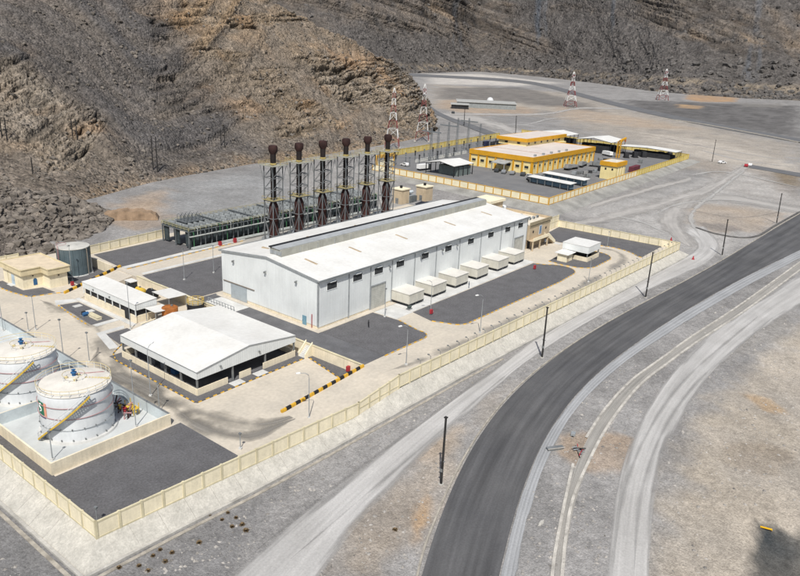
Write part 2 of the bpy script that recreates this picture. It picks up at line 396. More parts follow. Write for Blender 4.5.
# the near spur behind the power station
foot = [(-110, 150, 2), (-20, 150, 2), (22, 146, 1.5), (72, 162, 1), (149, 176, 1), (215, 186, 1), (275, 196, 1), (318, 206, .8), (338, 215, .6), (347, 224, .4), (352, 234, .3)]
rid = [(-120, 380, 175), (-10, 370, 165), PD(60, -110, 520), PD(150, -90, 545), PD(268, 0, 560), PD(320, 27, 570), PD(365, 49, 580), PD(402, 70, 578), PD(421, 93, 570), PD(430, 112, 562), PD(434, 128, 545)]
rid = [tuple(map(float, q)) for q in rid]
bk = []
for f, r in zip(foot, rid):
    d = np.array(r[:2])-CPOS[:2]; d /= np.linalg.norm(d); bk.append((r[0]+d[0]*r[2]*1.5+4*d[0], r[1]+d[1]*r[2]*1.5+4*d[1], -2.))
pre = [(f[0]-(r[0]-f[0])*.03, f[1]-(r[1]-f[1])*.03-3, -3.) for f, r in zip(foot, rid)]
rows = [pre, foot, profile(foot, rid, .3, .2), profile(foot, rid, .62, .55), profile(foot, rid, .88, .9), rid, profile(bk, rid, .5, .55), bk]
NU, NV = 1150, 560
S = ruled(rows, NU, NV)
N = hill_normals(S); hx, hy = pixels(S)
U_, V_ = np.meshgrid(np.linspace(0, 1, NU), np.linspace(0, 1, NV))
env = sst(.13, .24, V_)
def inpx(poly, soft): return 1-sst(-soft, soft, pip_dist(hx, hy, poly)+12*fbm(S[..., 0]/18, S[..., 1]/18, S[..., 2]/18, 31, 3))
gul = fbm((U_+.8*V_*(1-sst(120, 330, hx)))*46, V_*2.2, 0, 41, 4, .55); big = fbm(S[..., 0]/45, S[..., 1]/45, S[..., 2]/45, 43, 4)
scree = inpx([(-60, -60), (120, -60), (190, 60), (260, 150), (160, 175), (110, 130), (60, 85), (-60, 45)], 16)
out_r = inpx([(150, 20), (240, -20), (280, -5), (440, 90), (440, 145), (360, 128), (270, 138), (200, 118), (160, 80)], 10)
out_l = inpx([(-60, 55), (30, 60), (62, 95), (105, 118), (88, 162), (50, 168), (30, 150), (-60, 150)], 6)
rockn = fbm(S[..., 0]/22, S[..., 1]/22, S[..., 2]/14, 47, 4)
nose = inpx([(300, 60), (400, 55), (445, 110), (440, 150), (395, 112), (330, 100)], 10)
gh = fbm(S[..., 0]/9, S[..., 1]/9, S[..., 2]/9, 53, 4); gf = fbm(S[..., 0]/2.6, S[..., 1]/2.6, S[..., 2]/2.6, 57, 4, .6); gm = fbm(S[..., 0]/1.1, S[..., 1]/1.1, S[..., 2]/1.1, 59, 2, .6)
lat = S[..., 0]*.82+S[..., 1]*.57
left = 1-sst(95, 125, hx+10*gh)
tilt = left*(-.42*(S[..., 0]*.9-S[..., 1]*.43))+(1-left)*(-S[..., 0]*.10+S[..., 1]*.05)
st = S[..., 2]+tilt+1.6*gh+4*big
def joints(c, l_, f, lf, wdt, seed):
    """irregularly spaced bedding joints: where a noise over the layers changes sign"""
    return -np.exp(-(vn(c*f, l_*lf, 0, seed)/wdt)**2)
led = joints(st, lat, .42, .035, .13, 101)+.6*joints(st, lat, 1.05, .05, .16, 103)
layer = np.floor(st*.42)
blk = joints(lat+1.5*gh, layer*3.7, .16, 1., .07, 107)*.8+.5*joints(lat+gh, layer*2.3, .37, 1., .09, 109)
band = sst(.02, .32, fbm(st/13, lat/70, 0, 111, 3)+.22*big)          # ledges crop out in broken bands
out_h = inpx([(155, 78), (290, 66), (310, 120), (158, 114)], 8); out_b = inpx([(262, 100), (330, 82), (400, 82), (402, 124), (285, 140)], 9)
ribs = inpx([(150, -40), (262, -40), (300, 10), (290, 62), (160, 72)], 10)*sst(-.05, .25, gul)
outc = np.clip(out_l*(.6+.6*band)+out_r*band+nose*.85+out_h*(.45+.6*band)+out_b*sst(-.15, .2, rockn)+ribs*.6, 0, 1)
steps = vn(st*.42, lat*.02, 0, 113)
disp = env*(gul*3.4*(1-.6*outc)+big*5.0+outc*((2.7+.9*left)*led+(1.2+1.2*out_b)*blk*(1-.5*left)+1.1*steps+.8*gh*(1-left))+(.3+.5*rockn.clip(0, 1))*gf*(1+outc*.7)*(1-.6*left*out_l)+.2*gm+nose*(2.0*led+2.0*blk+1.2*gh))
S2 = S+N*disp[..., None]
C = np.empty(S.shape); C[:] = (.158, .134, .11)
C *= (1+.2*gh+.2*gf+.12*gm)[..., None]
C = mixc(C, (.20, .165, .128), np.clip(out_r*(.55+.5*rockn), 0, 1))
C = mixc(C, (.255, .2, .142), np.clip(outc*(.65+.5*rockn+.4*steps), 0, .9))
C = mixc(C, (.28, .2, .125), ribs*.6)
C = mixc(C, (.27, .24, .2), np.clip((out_l*.6+nose*.6)*(.6+.6*gh), 0, 1))
warm = sst(.1, .5, fbm(S[..., 0]/28, S[..., 1]/28, S[..., 2]/12, 61, 4))
C = mixc(C, (.30, .19, .105), np.clip(warm*(.2+.4*outc), 0, .6))
C = mixc(C, (.30, .215, .135), inpx([(120, -30), (270, -30), (300, 20), (390, 62), (390, 78), (300, 60), (200, 40), (140, 45)], 14)*.5*np.clip(.6+gh+gul, 0, 1))
C = mixc(C, (.34, .22, .13), inpx([(330, 45), (372, 52), (392, 64), (388, 76), (345, 62)], 6)*.6)
C = mixc(C, (.30, .22, .145), (1-sst(.0, 5.5, S2[..., 2]+2.5*gh))*.55)
C = mixc(C, (.092, .086, .083), np.clip(scree*(.85+.7*gul), 0, .95))
C *= (1+.16*gm+.2*gf)[..., None]
C *= (1-.6*np.clip(-led, 0, 1)*outc-.3*np.clip(-blk, 0, 1)*outc)[..., None]     # shade of the recessed joints painted into the rock colour
hill_me = grid_mesh('rocky_spur', S2[..., 0], S2[..., 1], S2[..., 2], C, rock, False)
ho = link('hill', hill_me); ho['kind'] = 'structure'
def bvh(S): 
    ny, nx = S.shape[:2]; i = np.arange(ny*nx).reshape(ny, nx)
    q = np.stack([i[:-1, :-1], i[:-1, 1:], i[1:, 1:], i[1:, :-1]], -1).reshape(-1, 4)
    return BVHTree.FromPolygons([tuple(p) for p in S.reshape(-1, 3).tolist()], q.tolist())

# the dark rubble bank in front of it
mf = [(-190, 112, -2.4), (-110, 106, -2.4), (-60, 101, -2.4), (-25, 98, -2.3), (-4, 98.5, -1.2), (8, 104, -.3), (17, 112, -.1), (24, 121, 0)]
mc = [(-190, 150, 15), (-110, 146, 14), (-60, 140, 12.5), (-25, 134, 11.8), (-6, 129, 11), (6, 128, 8.5), (16, 127, 4), (24, 127, .6)]
mb = [(-190, 178, -1), (-110, 172, -1), (-60, 165, -1), (-22, 160, -1), (0, 158, -1), (14, 150, -1), (22, 140, -1), (26, 132, -1)]
mp = [(a-1, b-3, -5.5) for a, b, c in mf]
MS = ruled([mp, mf, profile(mf, mc, .5, .55), mc, profile(mb, mc, .5, .6), mb], 420, 150)
MN = hill_normals(MS); mvv = np.linspace(0, 1, 150)[:, None]
m1 = fbm(MS[..., 0]/7, MS[..., 1]/7, MS[..., 2]/7, 71, 4); m2 = fbm(MS[..., 0]/1.9, MS[..., 1]/1.9, MS[..., 2]/1.9, 73, 3, .6)
cel = strata(MS[..., 0]/3.4+m1*1.5, .2)+strata(MS[..., 1]/3.1-m1*1.4+MS[..., 2]/3, .2)
MS2 = MS+MN*((sst(.16, .3, mvv)*(1.9*m1+.9*m2+.3*cel)))[..., None]
MC = np.empty(MS.shape); MC[:] = (.135, .118, .103); MC *= (1+.3*m1+.22*m2)[..., None]
MC = mixc(MC, (.24, .2, .155), sst(.2, .6, m1+.3*m2)*.6)
mo = link('rubble_bank', grid_mesh('rubble_bank', MS2[..., 0], MS2[..., 1], MS2[..., 2], MC, rock, False)); mo['kind'] = 'structure'

# the far mountainside
ff = []
for px, py in [(200, 72), (330, 74), (430, 73), (480, 72), (540, 77), (600, 84), (660, 92), (740, 98), (800, 101), (880, 108), (980, 118)]:
    q = G(px, py); ff.append((q[0], q[1], q[2]-1))
fr = []
for f in ff:
    d = np.array(f[:2])-CPOS[:2]; L = np.linalg.norm(d); d /= L; fr.append((f[0]+d[0]*620, f[1]+d[1]*620, 330.))
fp = [(f[0]-10, f[1]-10, f[2]-8) for f in ff]
fb = [(r[0]*1.25, r[1]*1.25, 200.) for r in fr]
FS = ruled([fp, ff, profile(ff, fr, .22, .13), profile(ff, fr, .5, .45), fr, fb], 900, 420)
FN = hill_normals(FS); fu, fv = np.meshgrid(np.linspace(0, 1, 900), np.linspace(0, 1, 420))
a1 = fbm(FS[..., 0]/170, FS[..., 1]/170, FS[..., 2]/170, 81, 5); a2 = fbm(fu*30+fv*6, fv*4, 0, 83, 5, .55); a3 = fbm(FS[..., 0]/22, FS[..., 1]/22, FS[..., 2]/22, 85, 4, .6); a4 = fbm(FS[..., 0]/6, FS[..., 1]/6, FS[..., 2]/6, 87, 2, .6)
flat_ = fu*1700
tl = FS[..., 2]*1.0+.30*flat_+16*a1+5*a3
fl = joints(tl, flat_, .055, .004, .14, 121)+.7*joints(tl, flat_, .14, .006, .17, 123)
om = sst(-.12, .25, fbm(tl/90, flat_/260, 0, 125, 3)+.35*a1)*sst(40, 120, FS[..., 2]+30*a1)
fe = sst(.2, .3, fv)
FS2 = FS+FN*(fe*(a1*26+a2*8+a3*3.4+a4*1.0+om*fl*6.5+om*vn(tl*.055, flat_*.004, 0, 127)*4))[..., None]
FC = np.empty(FS.shape); FC[:] = (.1, .092, .086); FC *= (1+.22*a3+.16*a2+.25*a4)[..., None]
FC = mixc(FC, (.17, .14, .112), om*np.clip(.5+a3, 0, 1)*.85)
FC = mixc(FC, (.26, .19, .125), sst(.25, .6, fbm(tl/40, flat_/120, 0, 129, 4))*.55*om)
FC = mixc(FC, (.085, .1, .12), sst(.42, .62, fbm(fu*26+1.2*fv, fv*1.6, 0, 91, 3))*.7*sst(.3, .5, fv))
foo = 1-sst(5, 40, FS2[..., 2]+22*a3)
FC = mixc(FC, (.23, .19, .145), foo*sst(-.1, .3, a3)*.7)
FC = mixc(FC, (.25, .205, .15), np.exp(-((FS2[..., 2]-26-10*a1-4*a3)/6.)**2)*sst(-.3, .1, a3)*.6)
FC *= (1-.55*np.clip(-fl, 0, 1)*om)[..., None]
fo = link('mountain', grid_mesh('mountainside', FS2[..., 0], FS2[..., 1], FS2[..., 2], FC, attr_mat('mountain_rock', .1, 1., .11, .22, .015, 4.5, .4, ((.2, .2, .75), (.07, .14, .6))), False)); fo['kind'] = 'structure'

# loose boulders
def boulders(name, label, S, n, rmin, rmax, wfun, tint, seed):
    rng = np.random.RandomState(seed); ny, nx = S.shape[:2]; b = MB(); k = 0
    ico = [(0, 0, 1), (.9, 0, .35), (.28, .85, .4), (-.72, .53, .4), (-.72, -.53, .4), (.28, -.85, .4), (.6, .5, -.5), (-.3, .8, -.5), (-.8, 0, -.5), (-.3, -.8, -.5), (.6, -.5, -.5)]
    fa = [(0, 1, 2), (0, 2, 3), (0, 3, 4), (0, 4, 5), (0, 5, 1), (1, 6, 2), (2, 7, 3), (3, 8, 4), (4, 9, 5), (5, 10, 1), (2, 6, 7), (3, 7, 8), (4, 8, 9), (5, 9, 10), (1, 10, 6)]
    ico = np.array(ico)
    while k < n:
        i, j = rng.randint(ny), rng.randint(nx)
        if rng.rand() > wfun(i, j): continue
        r = rmin+(rmax-rmin)*rng.rand()**3.2; p = S[i, j]; q = ico*r*(.6+.7*rng.rand(len(ico), 1))*np.array([1, .8+.5*rng.rand(), .55+.4*rng.rand()])
        a = rng.rand()*6.28; c, s = math.cos(a), math.sin(a); q = np.stack([q[:, 0]*c-q[:, 1]*s, q[:, 0]*s+q[:, 1]*c, q[:, 2]], -1)+p+(0, 0, r*.12)
        b._add(q.tolist(), fa); k += 1
    o = part(name, b, mat(name, tint, .95, .3, .25, fine=.15), None); o['kind'] = 'stuff'; o['label'] = label; o['category'] = 'boulders'
    return o
boulders('boulders', 'loose grey and tan boulders scattered over the near rocky spur', S2, 11000, .15, 1.35, lambda i, j: (.5 if i < 120 else .5*(scree[i, j]*.5+outc[i, j]*.5+.2)) if 78 < i < 430 else 0, (.17, .15, .128), 3)
boulders('rubble', 'grey broken rock rubble heaped on the bank behind the small beige building', MS2, 7500, .16, 1.75, lambda i, j: 1 if 26 < i < 125 else 0, (.185, .162, .138), 5)
boulders('scree_rocks', 'large dark boulders on the foot of the far mountainside', FS2, 2600, 1.5, 7.5, lambda i, j: .8 if 84 < i < 190 else (.12 if 190 <= i < 330 else 0), (.12, .112, .105), 9)

# ================================================================= roads and tracks outside
def smooth_line(p, k=9, it=3):
    for _ in range(it):
        q = np.vstack([np.repeat(p[:1], k, 0), p, np.repeat(p[-1:], k, 0)]); w_ = np.ones(2*k+1)/(2*k+1)
        f = np.stack([np.convolve(q[:, j], w_, 'valid') for j in (0, 1)], -1); m = np.minimum(1, np.minimum(np.arange(len(p)), np.arange(len(p))[::-1])/k)[:, None]
        p = p*(1-m)+f*m
    return p
def ribbon(name, L, Rr, dz, m, nu=None, nv=9, kind='structure', ext=0, world=False, step=2.):
    l = np.array([q[:2] for q in L]) if world else np.array([G(*q)[:2] for q in L]); r = np.array([q[:2] for q in Rr]) if world else np.array([G(*q)[:2] for q in Rr])
    if ext:
        for A in (0,):
            pass
        def ex(p): return np.vstack([p[0]+(p[0]-p[1])/np.linalg.norm(p[0]-p[1])*ext, p, p[-1]+(p[-1]-p[-2])/np.linalg.norm(p[-1]-p[-2])*ext])
        l, r = ex(l), ex(r)
    l = resample(crom(l, 300), n=200); r = resample(crom(r, 300), n=200)
    l, r = smooth_line(l), smooth_line(r)
    c = (l+r)/2; ln = np.concatenate([[0], np.cumsum(np.linalg.norm(np.diff(c, axis=0), axis=1))])
    n = nu or max(8, int(ln[-1]/step)); t = np.linspace(0, ln[-1], n)
    l = np.stack([np.interp(t, ln, l[:, k]) for k in (0, 1)], -1); r = np.stack([np.interp(t, ln, r[:, k]) for k in (0, 1)], -1)
    vs, uvs, fs = [], [], []
    for i in range(n):
        for j in range(nv):
            v = j/(nv-1); p = l[i]*(1-v)+r[i]*v; vs.append((p[0], p[1], float(T(p[0], p[1]))+dz)); uvs.append((t[i], v))
    for i in range(n-1):
        for j in range(nv-1): fs.append((i*nv+j, i*nv+j+1, (i+1)*nv+j+1, (i+1)*nv+j))
    me = bpy.data.meshes.new(name); me.from_pydata(vs, [], fs); uv = me.uv_layers.new(name='UVMap')
    idx = np.empty(len(me.loops), np.int32); me.loops.foreach_get('vertex_index', idx)
    uv.data.foreach_set('uv', np.array(uvs, np.float32)[idx].ravel())
    if me.polygons[0].normal.z < 0: me.flip_normals()
    me.shade_smooth(); me.materials.append(m); o = link(name, me); o['kind'] = kind; return o
dust = track_mat('dusty_track', (.43, .42, .405), (.37, .36, .345), .14, .07, .16)
dust2 = track_mat('faint_track', (.42, .40, .375), (.35, .335, .315), .3, .22, .16, .9)
asph = track_mat('asphalt', (.083, .083, .086), (.105, .104, .105), edge=False, streak=.26)
shold = track_mat('roadside_strip', (.34, .345, .35), (.28, .285, .29), .05, .12, .12, lines=4.)
far_asph = track_mat('far_asphalt', (.12, .122, .127), (.15, .15, .152), edge=False, streak=.15)
ribbon('gravel_track', [(160, 640), (223, 576), (270, 532), (344, 479), (412, 425), (463, 393), (530, 340), (597, 302), (647, 271), (692, 254), (700, 243), (680, 232)],
       [(260, 680), (318, 576), (340, 545), (380, 505), (425, 452), (476, 410), (530, 360), (598, 318), (665, 284), (716, 262), (724, 244), (706, 226)], .05, dust, nv=13)
ribbon('gravel_track', [(598, 640), (602, 576), (614, 476), (636, 418), (663, 378), (716, 326), (800, 273), (880, 232)],
       [(653, 640), (650, 576), (659, 476), (677, 428), (706, 384), (749, 343), (800, 309), (880, 271)], .05, dust, nv=13)
ribbon('dirt_track', [(672, 240), (650, 222), (662, 200), (705, 182), (742, 164)], [(706, 252), (690, 222), (702, 204), (730, 186), (752, 167)], .07, dust2)
ribbon('dirt_track', [(562, 224), (600, 213), (650, 199), (690, 188)], [(570, 232), (612, 223), (660, 212), (705, 198)], .09, dust2)
ribbon('dirt_track', [(672, 192), (720, 192), (770, 200), (830, 208)], [(676, 205), (720, 203), (770, 211), (830, 222)], .06, dust2)
ribbon('dirt_track', [(690, 176), (640, 188), (590, 203)], [(692, 182), (642, 195), (592, 210)], .05, dust2)
ribbon('dirt_track', [(440, 110), (480, 114), (530, 130), (545, 134)], [(440, 122), (480, 128), (520, 140), (535, 142)], .1, dust2)
ribbon('dirt_track', [(450, 112), (540, 113), (580, 107), (640, 108)], [(450, 116), (540, 116), (582, 109.5), (640, 110.5)], .12, dust2)
RL = [(417.3, 575.5), (427, 530), (444.4, 484), (469.7, 445), (490, 413), (520.5, 381), (563.8, 349), (611, 320), (665.3, 291.5), (712.7, 266), (746.5, 245.8), (773.6, 229), (800, 213.7)]
RR = [(496.8, 575.5), (502, 545), (512, 509.5), (530, 460), (550, 425), (584, 382), (631.5, 345.6), (689, 308.4), (746.5, 276), (800, 250)]
SR = [(516, 575.5), (520, 545), (529, 500), (547, 452), (570.6, 414.8), (597.7, 382), (646.7, 348), (700, 314), (750, 285), (800, 259)]
ribbon('road', RL, RR, .09, asph, ext=45, nv=13)
ribbon('road_shoulder', RR, SR, .075, shold, ext=45)
ribbon('far_road', [(300, 58), (360, 70), (430, 75), (520, 79), (600, 98.5), (680, 118), (740, 128.5), (800, 140), (900, 155)], [(300, 61), (360, 73), (430, 77.5), (520, 82), (600, 102.5), (680, 122), (740, 132), (800, 144), (900, 160)], .25, far_asph, step=8)
ribbon('far_road', [(428, 104), (437, 111), (452, 118), (470, 124), (500, 134.5)], [(424, 108), (437, 115), (452, 122), (470, 128.5), (497, 139)], .25, far_asph, step=5)
ribbon('far_road', [(752, 165), (775, 169), (830, 178)], [(748, 168), (775, 172.5), (830, 183)], .15, far_asph, step=5)
def strip(name, line, w, h, m, dz=0., step=1.5, ext=0):
    """a low kerb or berm following the ground"""
    p = np.array([G(*q)[:2] for q in line])
    if name == 'road_kerb': p = smooth_line(resample(crom(p, 300), n=200))
    p = resample(p if name == 'road_kerb' else crom(p, 240), step)
    if ext: p = np.vstack([p[0]+(p[0]-p[1])/np.linalg.norm(p[0]-p[1])*ext, p, p[-1]+(p[-1]-p[-2])/np.linalg.norm(p[-1]-p[-2])*ext])
    d = np.gradient(p, axis=0); d /= np.linalg.norm(d, axis=1, keepdims=True); nn = np.stack([-d[:, 1], d[:, 0]], -1)
    b = MB(); vs = []
    for i in range(len(p)):
        z = float(T(*p[i]))+dz
        for s, zz in ((-1, -.3), (-.85, h), (.85, h), (1, -.3)): vs.append((p[i][0]+nn[i][0]*s*w/2, p[i][1]+nn[i][1]*s*w/2, z+zz))
    fs = [(i*4+k, i*4+k+1, i*4+k+5, i*4+k+4) for i in range(len(p)-1) for k in range(3)]
    b._add(vs, fs); return struct(name, b, m)
conc = mat('concrete', (.42, .405, .37), .9, .16, .35, .3, 2., fine=.1)
kerbm = mat('pale_kerb', (.36, .33, .28), .9, .2, .8, fine=.12)
drk = mat('drain_concrete', (.47, .445, .4), .9, .2, .6, fine=.12)
ribbon('drain_bed', [(552, 640), (552, 576), (561, 520), (573, 464), (586, 438), (606, 408), (632, 380), (665, 356), (691, 337), (740, 305), (800, 262)], [(561, 640), (562, 576), (571, 506), (590, 459), (612, 420), (640, 385), (668, 363), (697, 342), (746, 310), (800, 270)], .03, track_mat('drain_bed', (.31, .295, .27), (.25, .24, .22), edge=False, streak=.2))
strip('road_kerb', RL, .32, .17, kerbm, ext=45)
strip('drain_edge', [(552, 640), (552, 576), (561, 520), (573, 464)], .5, .16, drk)
strip('drain_edge', [(586, 438), (606, 408), (632, 380), (665, 356), (691, 337), (740, 305), (800, 262)], .5, .16, drk)
strip('drain_edge', [(561, 640), (562, 576), (571, 506), (590, 459), (612, 420), (640, 385), (668, 363), (697, 342), (746, 310), (800, 270)], .5, .16, drk)
strip('far_kerb', [(665, 119), (700, 124), (760, 135), (800, 143)], 3.5, .7, kerbm, step=6)
strip('verge_bank', [(696, 228), (715, 234), (740, 238), (758, 236), (775, 226), (800, 212)], .9, .35, mat('dark_soil', (.12, .115, .11), .95, .25, .6, .5, 3.))

# small loose stones on the open ground beside the roads
road_poly = [G(*q) for q in RL]+[G(*q) for q in SR[::-1]]
trk1 = [G(*q) for q in [(160, 640), (223, 576), (270, 532), (344, 479), (412, 425), (463, 393), (530, 340), (597, 302), (647, 271), (692, 254), (716, 262), (665, 284), (598, 318), (530, 360), (476, 410), (425, 452), (380, 505), (340, 545), (318, 576), (260, 680)]]
trk2 = [G(*q) for q in [(602, 640), (606, 576), (618, 476), (640, 420), (667, 381), (720, 330), (800, 277), (800, 305), (745, 340), (702, 381), (673, 425), (655, 476), (646, 576), (648, 640)]]
def stones(n, seed):
    rng = np.random.RandomState(seed); b = MB(); k = 0
    q = np.array([(0, 0, 1), (1, 0, .1), (.3, .95, .1), (-.8, .6, .1), (-.8, -.6, .1), (.3, -.95, .1)]); fa = [(0, 1, 2), (0, 2, 3), (0, 3, 4), (0, 4, 5), (0, 5, 1)]
    while k < n:
        px, py = rng.uniform(0, 800), rng.uniform(250, 640); w_ = P(px, py, -3.5)
        x, y = w_[0]+rng.uniform(-3, 3), w_[1]+rng.uniform(-3, 3)
        if -72 < x < 138 and y > np.interp(x, [-72, -19, 131], [-31, -33, -39]): continue
        xa, ya = np.array([x]), np.array([y])
        if math.hypot(x-PIT[0], y-PIT[1]) < 11: continue
        if any(pip_dist(xa, ya, q_)[0] < 0 for q_ in (road_poly, trk1, trk2)): continue
        r = .06+.28*rng.rand()**4; z = float(T(x, y)); a = rng.rand()*6.28; c, s_ = math.cos(a), math.sin(a)
        p = q*r*(.7+.6*rng.rand(6, 1))*(1, .8, .7); p = np.stack([p[:, 0]*c-p[:, 1]*s_+x, p[:, 0]*s_+p[:, 1]*c+y, p[:, 2]+z-.02], -1); b._add(p.tolist(), fa); k += 1
    o = part('loose_stones', b, mat('loose_stone', (.33, .31, .285), .95, .35, .5, fine=.1), None); o['kind'] = 'stuff'; o['label'] = 'small loose stones strewn over the ground beside the roads'; o['category'] = 'stones'
stones(5000, 4)

# criss-crossing tyre tracks on the open ground
def tyre_line(px, wd, dz, m):
    p = np.array([G(*q)[:2] for q in px]); p = resample(crom(p, 200), 2.); d = np.gradient(p, axis=0); d /= np.linalg.norm(d, axis=1, keepdims=True); nn = np.stack([-d[:, 1], d[:, 0]], -1)
    wd = wd*np.clip(np.minimum(np.arange(len(p)), np.arange(len(p))[::-1])/6., .05, 1)[:, None]
    return ribbon('tyre_track', [tuple(q) for q in (p-nn*wd/2)[::3]], [tuple(q) for q in (p+nn*wd/2)[::3]], dz, m, world=True, nv=5)
tyt = track_mat('pale_tyre_track', (.46, .45, .43), (.39, .38, .36), .3, .3, .2, .8); tyd = track_mat('dark_tyre_track', (.17, .165, .16), (.25, .245, .235), .5, .3, .2, .35)
for k, (ln, wd, m_) in enumerate((([(566, 222), (610, 232), (650, 238), (690, 246)], 3, tyt), ([(600, 213), (640, 222), (672, 236)], 3, tyt), ([(700, 236), (690, 215), (712, 196), (745, 170)], 3.5, tyt), ([(655, 215), (680, 204), (730, 200), (800, 212)], 3, tyt),
        ([(640, 200), (690, 210), (740, 218), (790, 210)], 2, tyd), ([(575, 226), (620, 222), (660, 224)], 2, tyd), ([(690, 176), (725, 172), (800, 188)], 4, tyt), ([(700, 150), (740, 160), (800, 168)], 5, tyt), ([(640, 140), (700, 146), (770, 158), (830, 166)], 4, tyt),
        ([(250, 556), (330, 490), (420, 424), (520, 352)], 1.1, tyd), ([(290, 560), (360, 500), (440, 432), (530, 356)], .9, tyd),
        ([(612, 576), (628, 476), (680, 385), (760, 315)], 1., tyd), ([(634, 576), (645, 476), (692, 388), (775, 316)], 1., tyd),
        ([(480, 120), (520, 126), (560, 118), (640, 122)], 5, tyt), ([(560, 128), (640, 134), (720, 150)], 5, tyd))):
    tyre_line(ln, wd, .10+.012*(k % 7), m_)
# ================================================================= terraces of the power station
ZL, ZU = -2., 0.
beige_c = mat('yard_concrete', (.54, .485, .40), .9, .14, .16, .2, 2.5, col2=(.45, .41, .345), fine=.08)
grav = mat('dark_gravel', (.128, .126, .13), .95, .16, .35, .6, 14., col2=(.102, .1, .103), fine=.2)
asp2 = mat('yard_asphalt', (.125, .125, .13), .92, .15, .3, .2, 6., fine=.1)
apron = mat('apron_concrete', (.49, .47, .42), .92, .25, .5, .08, 3., col2=(.39, .375, .335), fine=.12, streak=.14)
white_c = mat('white_concrete', (.55, .55, .53), .9, .1, .3, fine=.06)
cream = mat('cream_wall', (.80, .72, .53), .9, .07, .35, streak=.07)
cream_d = mat('cream_frame', (.60, .54, .37), .9, .1, .4, streak=.08)
beige_p = mat('beige_panel', (.76, .675, .51), .9, .08, .4, streak=.1)
white_p = mat('white_cladding', (.70, .72, .71), .55, .05, .25, rib=.5, fine=.02, streak=.04)
wall_p = mat('wall_cladding', (.70, .725, .72), .5, .05, .2, rib=.6, fine=.02, streak=.05)
roof_w = mat('white_roof', (.69, .685, .655), .6, .05, .16, col2=(.60, .59, .555), rib=1.0, fine=.05)
steel = mat('grey_steel', (.24, .25, .25), .5, .15, 1., metal=.3)
galv = mat('galvanised', (.34, .36, .37), .5, .12, 1., metal=.2)
black = mat('black_paint', (.018, .018, .02), .7, .1)
dark_in = mat('dark_interior', (.03, .031, .034), .8, .2)
yel = mat('yellow_paint', (.62, .36, .035), .6, .12, 1.5)
yel2 = mat('safety_yellow', (.62, .42, .06), .6, .1, 1.5)
glass = mat('dark_glass', (.03, .036, .042), .15, .1)
red = mat('red_paint', (.35, .03, .04), .5, .1)
blue = mat('blue_paint', (.03, .11, .25), .5, .1)
rust = mat('rusty_red', (.05, .018, .015), .75, .3, .5, fine=.2)
rustd = mat('burnt_black', (.018, .013, .012), .8, .2)
greyd = mat('door_grey', (.36, .40, .42), .5, .08, streak=.06)
roll = mat('roller_door', (.46, .46, .42), .6, .1, streak=.08)
orange_r = mat('rust_orange', (.36, .125, .03), .8, .25, .8, fine=.15)
green_p = mat('green_pipe', (.05, .16, .075), .5, .15)

# front boundary line of the plot
FW = [(-64.2, -25.3), (-19., -28.5), (-9., -29.2), (131.5, -34.4)]
def fy(x): return float(np.interp(x, [p[0] for p in FW], [p[1] for p in FW]))
lower = [(-64.2, -25.3), (-19, -28.5), (-7., -29.3), (-7., 97), (-120, 97), (-120, 70), (-64.2, 70)]
b = MB(); b.prism(lower, -6.5, ZL); struct('lower_yard', b, beige_c)
upper = [(-7., -29.3), (-7., 88.5), (118, 88.5), (118, 40), (131, 14), (131.5, -34.4)]
b = MB(); b.prism(upper, -6., ZU); struct('upper_yard', b, beige_c)
# concrete slope outside the front and left walls, cast in bays
def slope_line(pts, drops, name):
    o = None
    for i in range(len(pts)-1):
        (x0, y0, z0), (x1, y1, z1) = pts[i][0], pts[i+1][0]; (a0, b0, c0), (a1, b1, c1) = pts[i][1], pts[i+1][1]
        if 0 < i < len(pts)-2:
            g_ = .005; x0, x1, y0, y1, a0, a1, b0, b1 = x0+(x1-x0)*g_, x1-(x1-x0)*g_, y0+(y1-y0)*g_, y1-(y1-y0)*g_, a0+(a1-a0)*g_, a1-(a1-a0)*g_, b0+(b1-b0)*g_, b1-(b1-b0)*g_
        m = MB(); m._add([(x0, y0, z0), (x1, y1, z1), (a1, b1, c1), (a0, b0, c0), (x0, y0, z0-3), (x1, y1, z1-3), (a1, b1, c1-1.5), (a0, b0, c0-1.5)],
                         [(3, 2, 1, 0), (4, 5, 6, 7), (2, 3, 7, 6), (1, 2, 6, 5), (0, 4, 7, 3), (0, 1, 5, 4)])
        if o is None: o = struct(name, m, apron)
        else: part('slope_panel', m, apron, o)
st_ = []
for x in np.linspace(-64.2, 131.5, 50):
    y = fy(x); zt = (ZL if x < -20 else (ZU-.25 if x > -9 else ZL+(x+20)/11*1.75)); t0 = float(T(x, y-9))
    wdt = 2.7; last = x > 131
    corner = (x == -64.2)
    xo = -67.5 if corner else (134.3 if last else x)
    st_.append(((-64.3 if corner else x, y-.12, zt), (xo, -27.9 if corner else y-wdt, t0+.15)))
slope_line(st_, None, 'embankment')
st_ = []
for y in np.linspace(-25.3, 70, 26):
    st_.append(((-64.3, y-.12 if y < -25.2 else y, ZL), (-67.5, -27.9 if y < -25.2 else y, float(T(-75, y))+.15)))
slope_line(st_[::-1], None, 'embankment')
st_ = []
for y in np.linspace(-34.4, 12, 13):
    st_.append(((131.6, y, -.25), (134.3, y-2.7 if y < -34 else y, float(T(136, y))+.12)))
slope_line(st_, None, 'embankment')
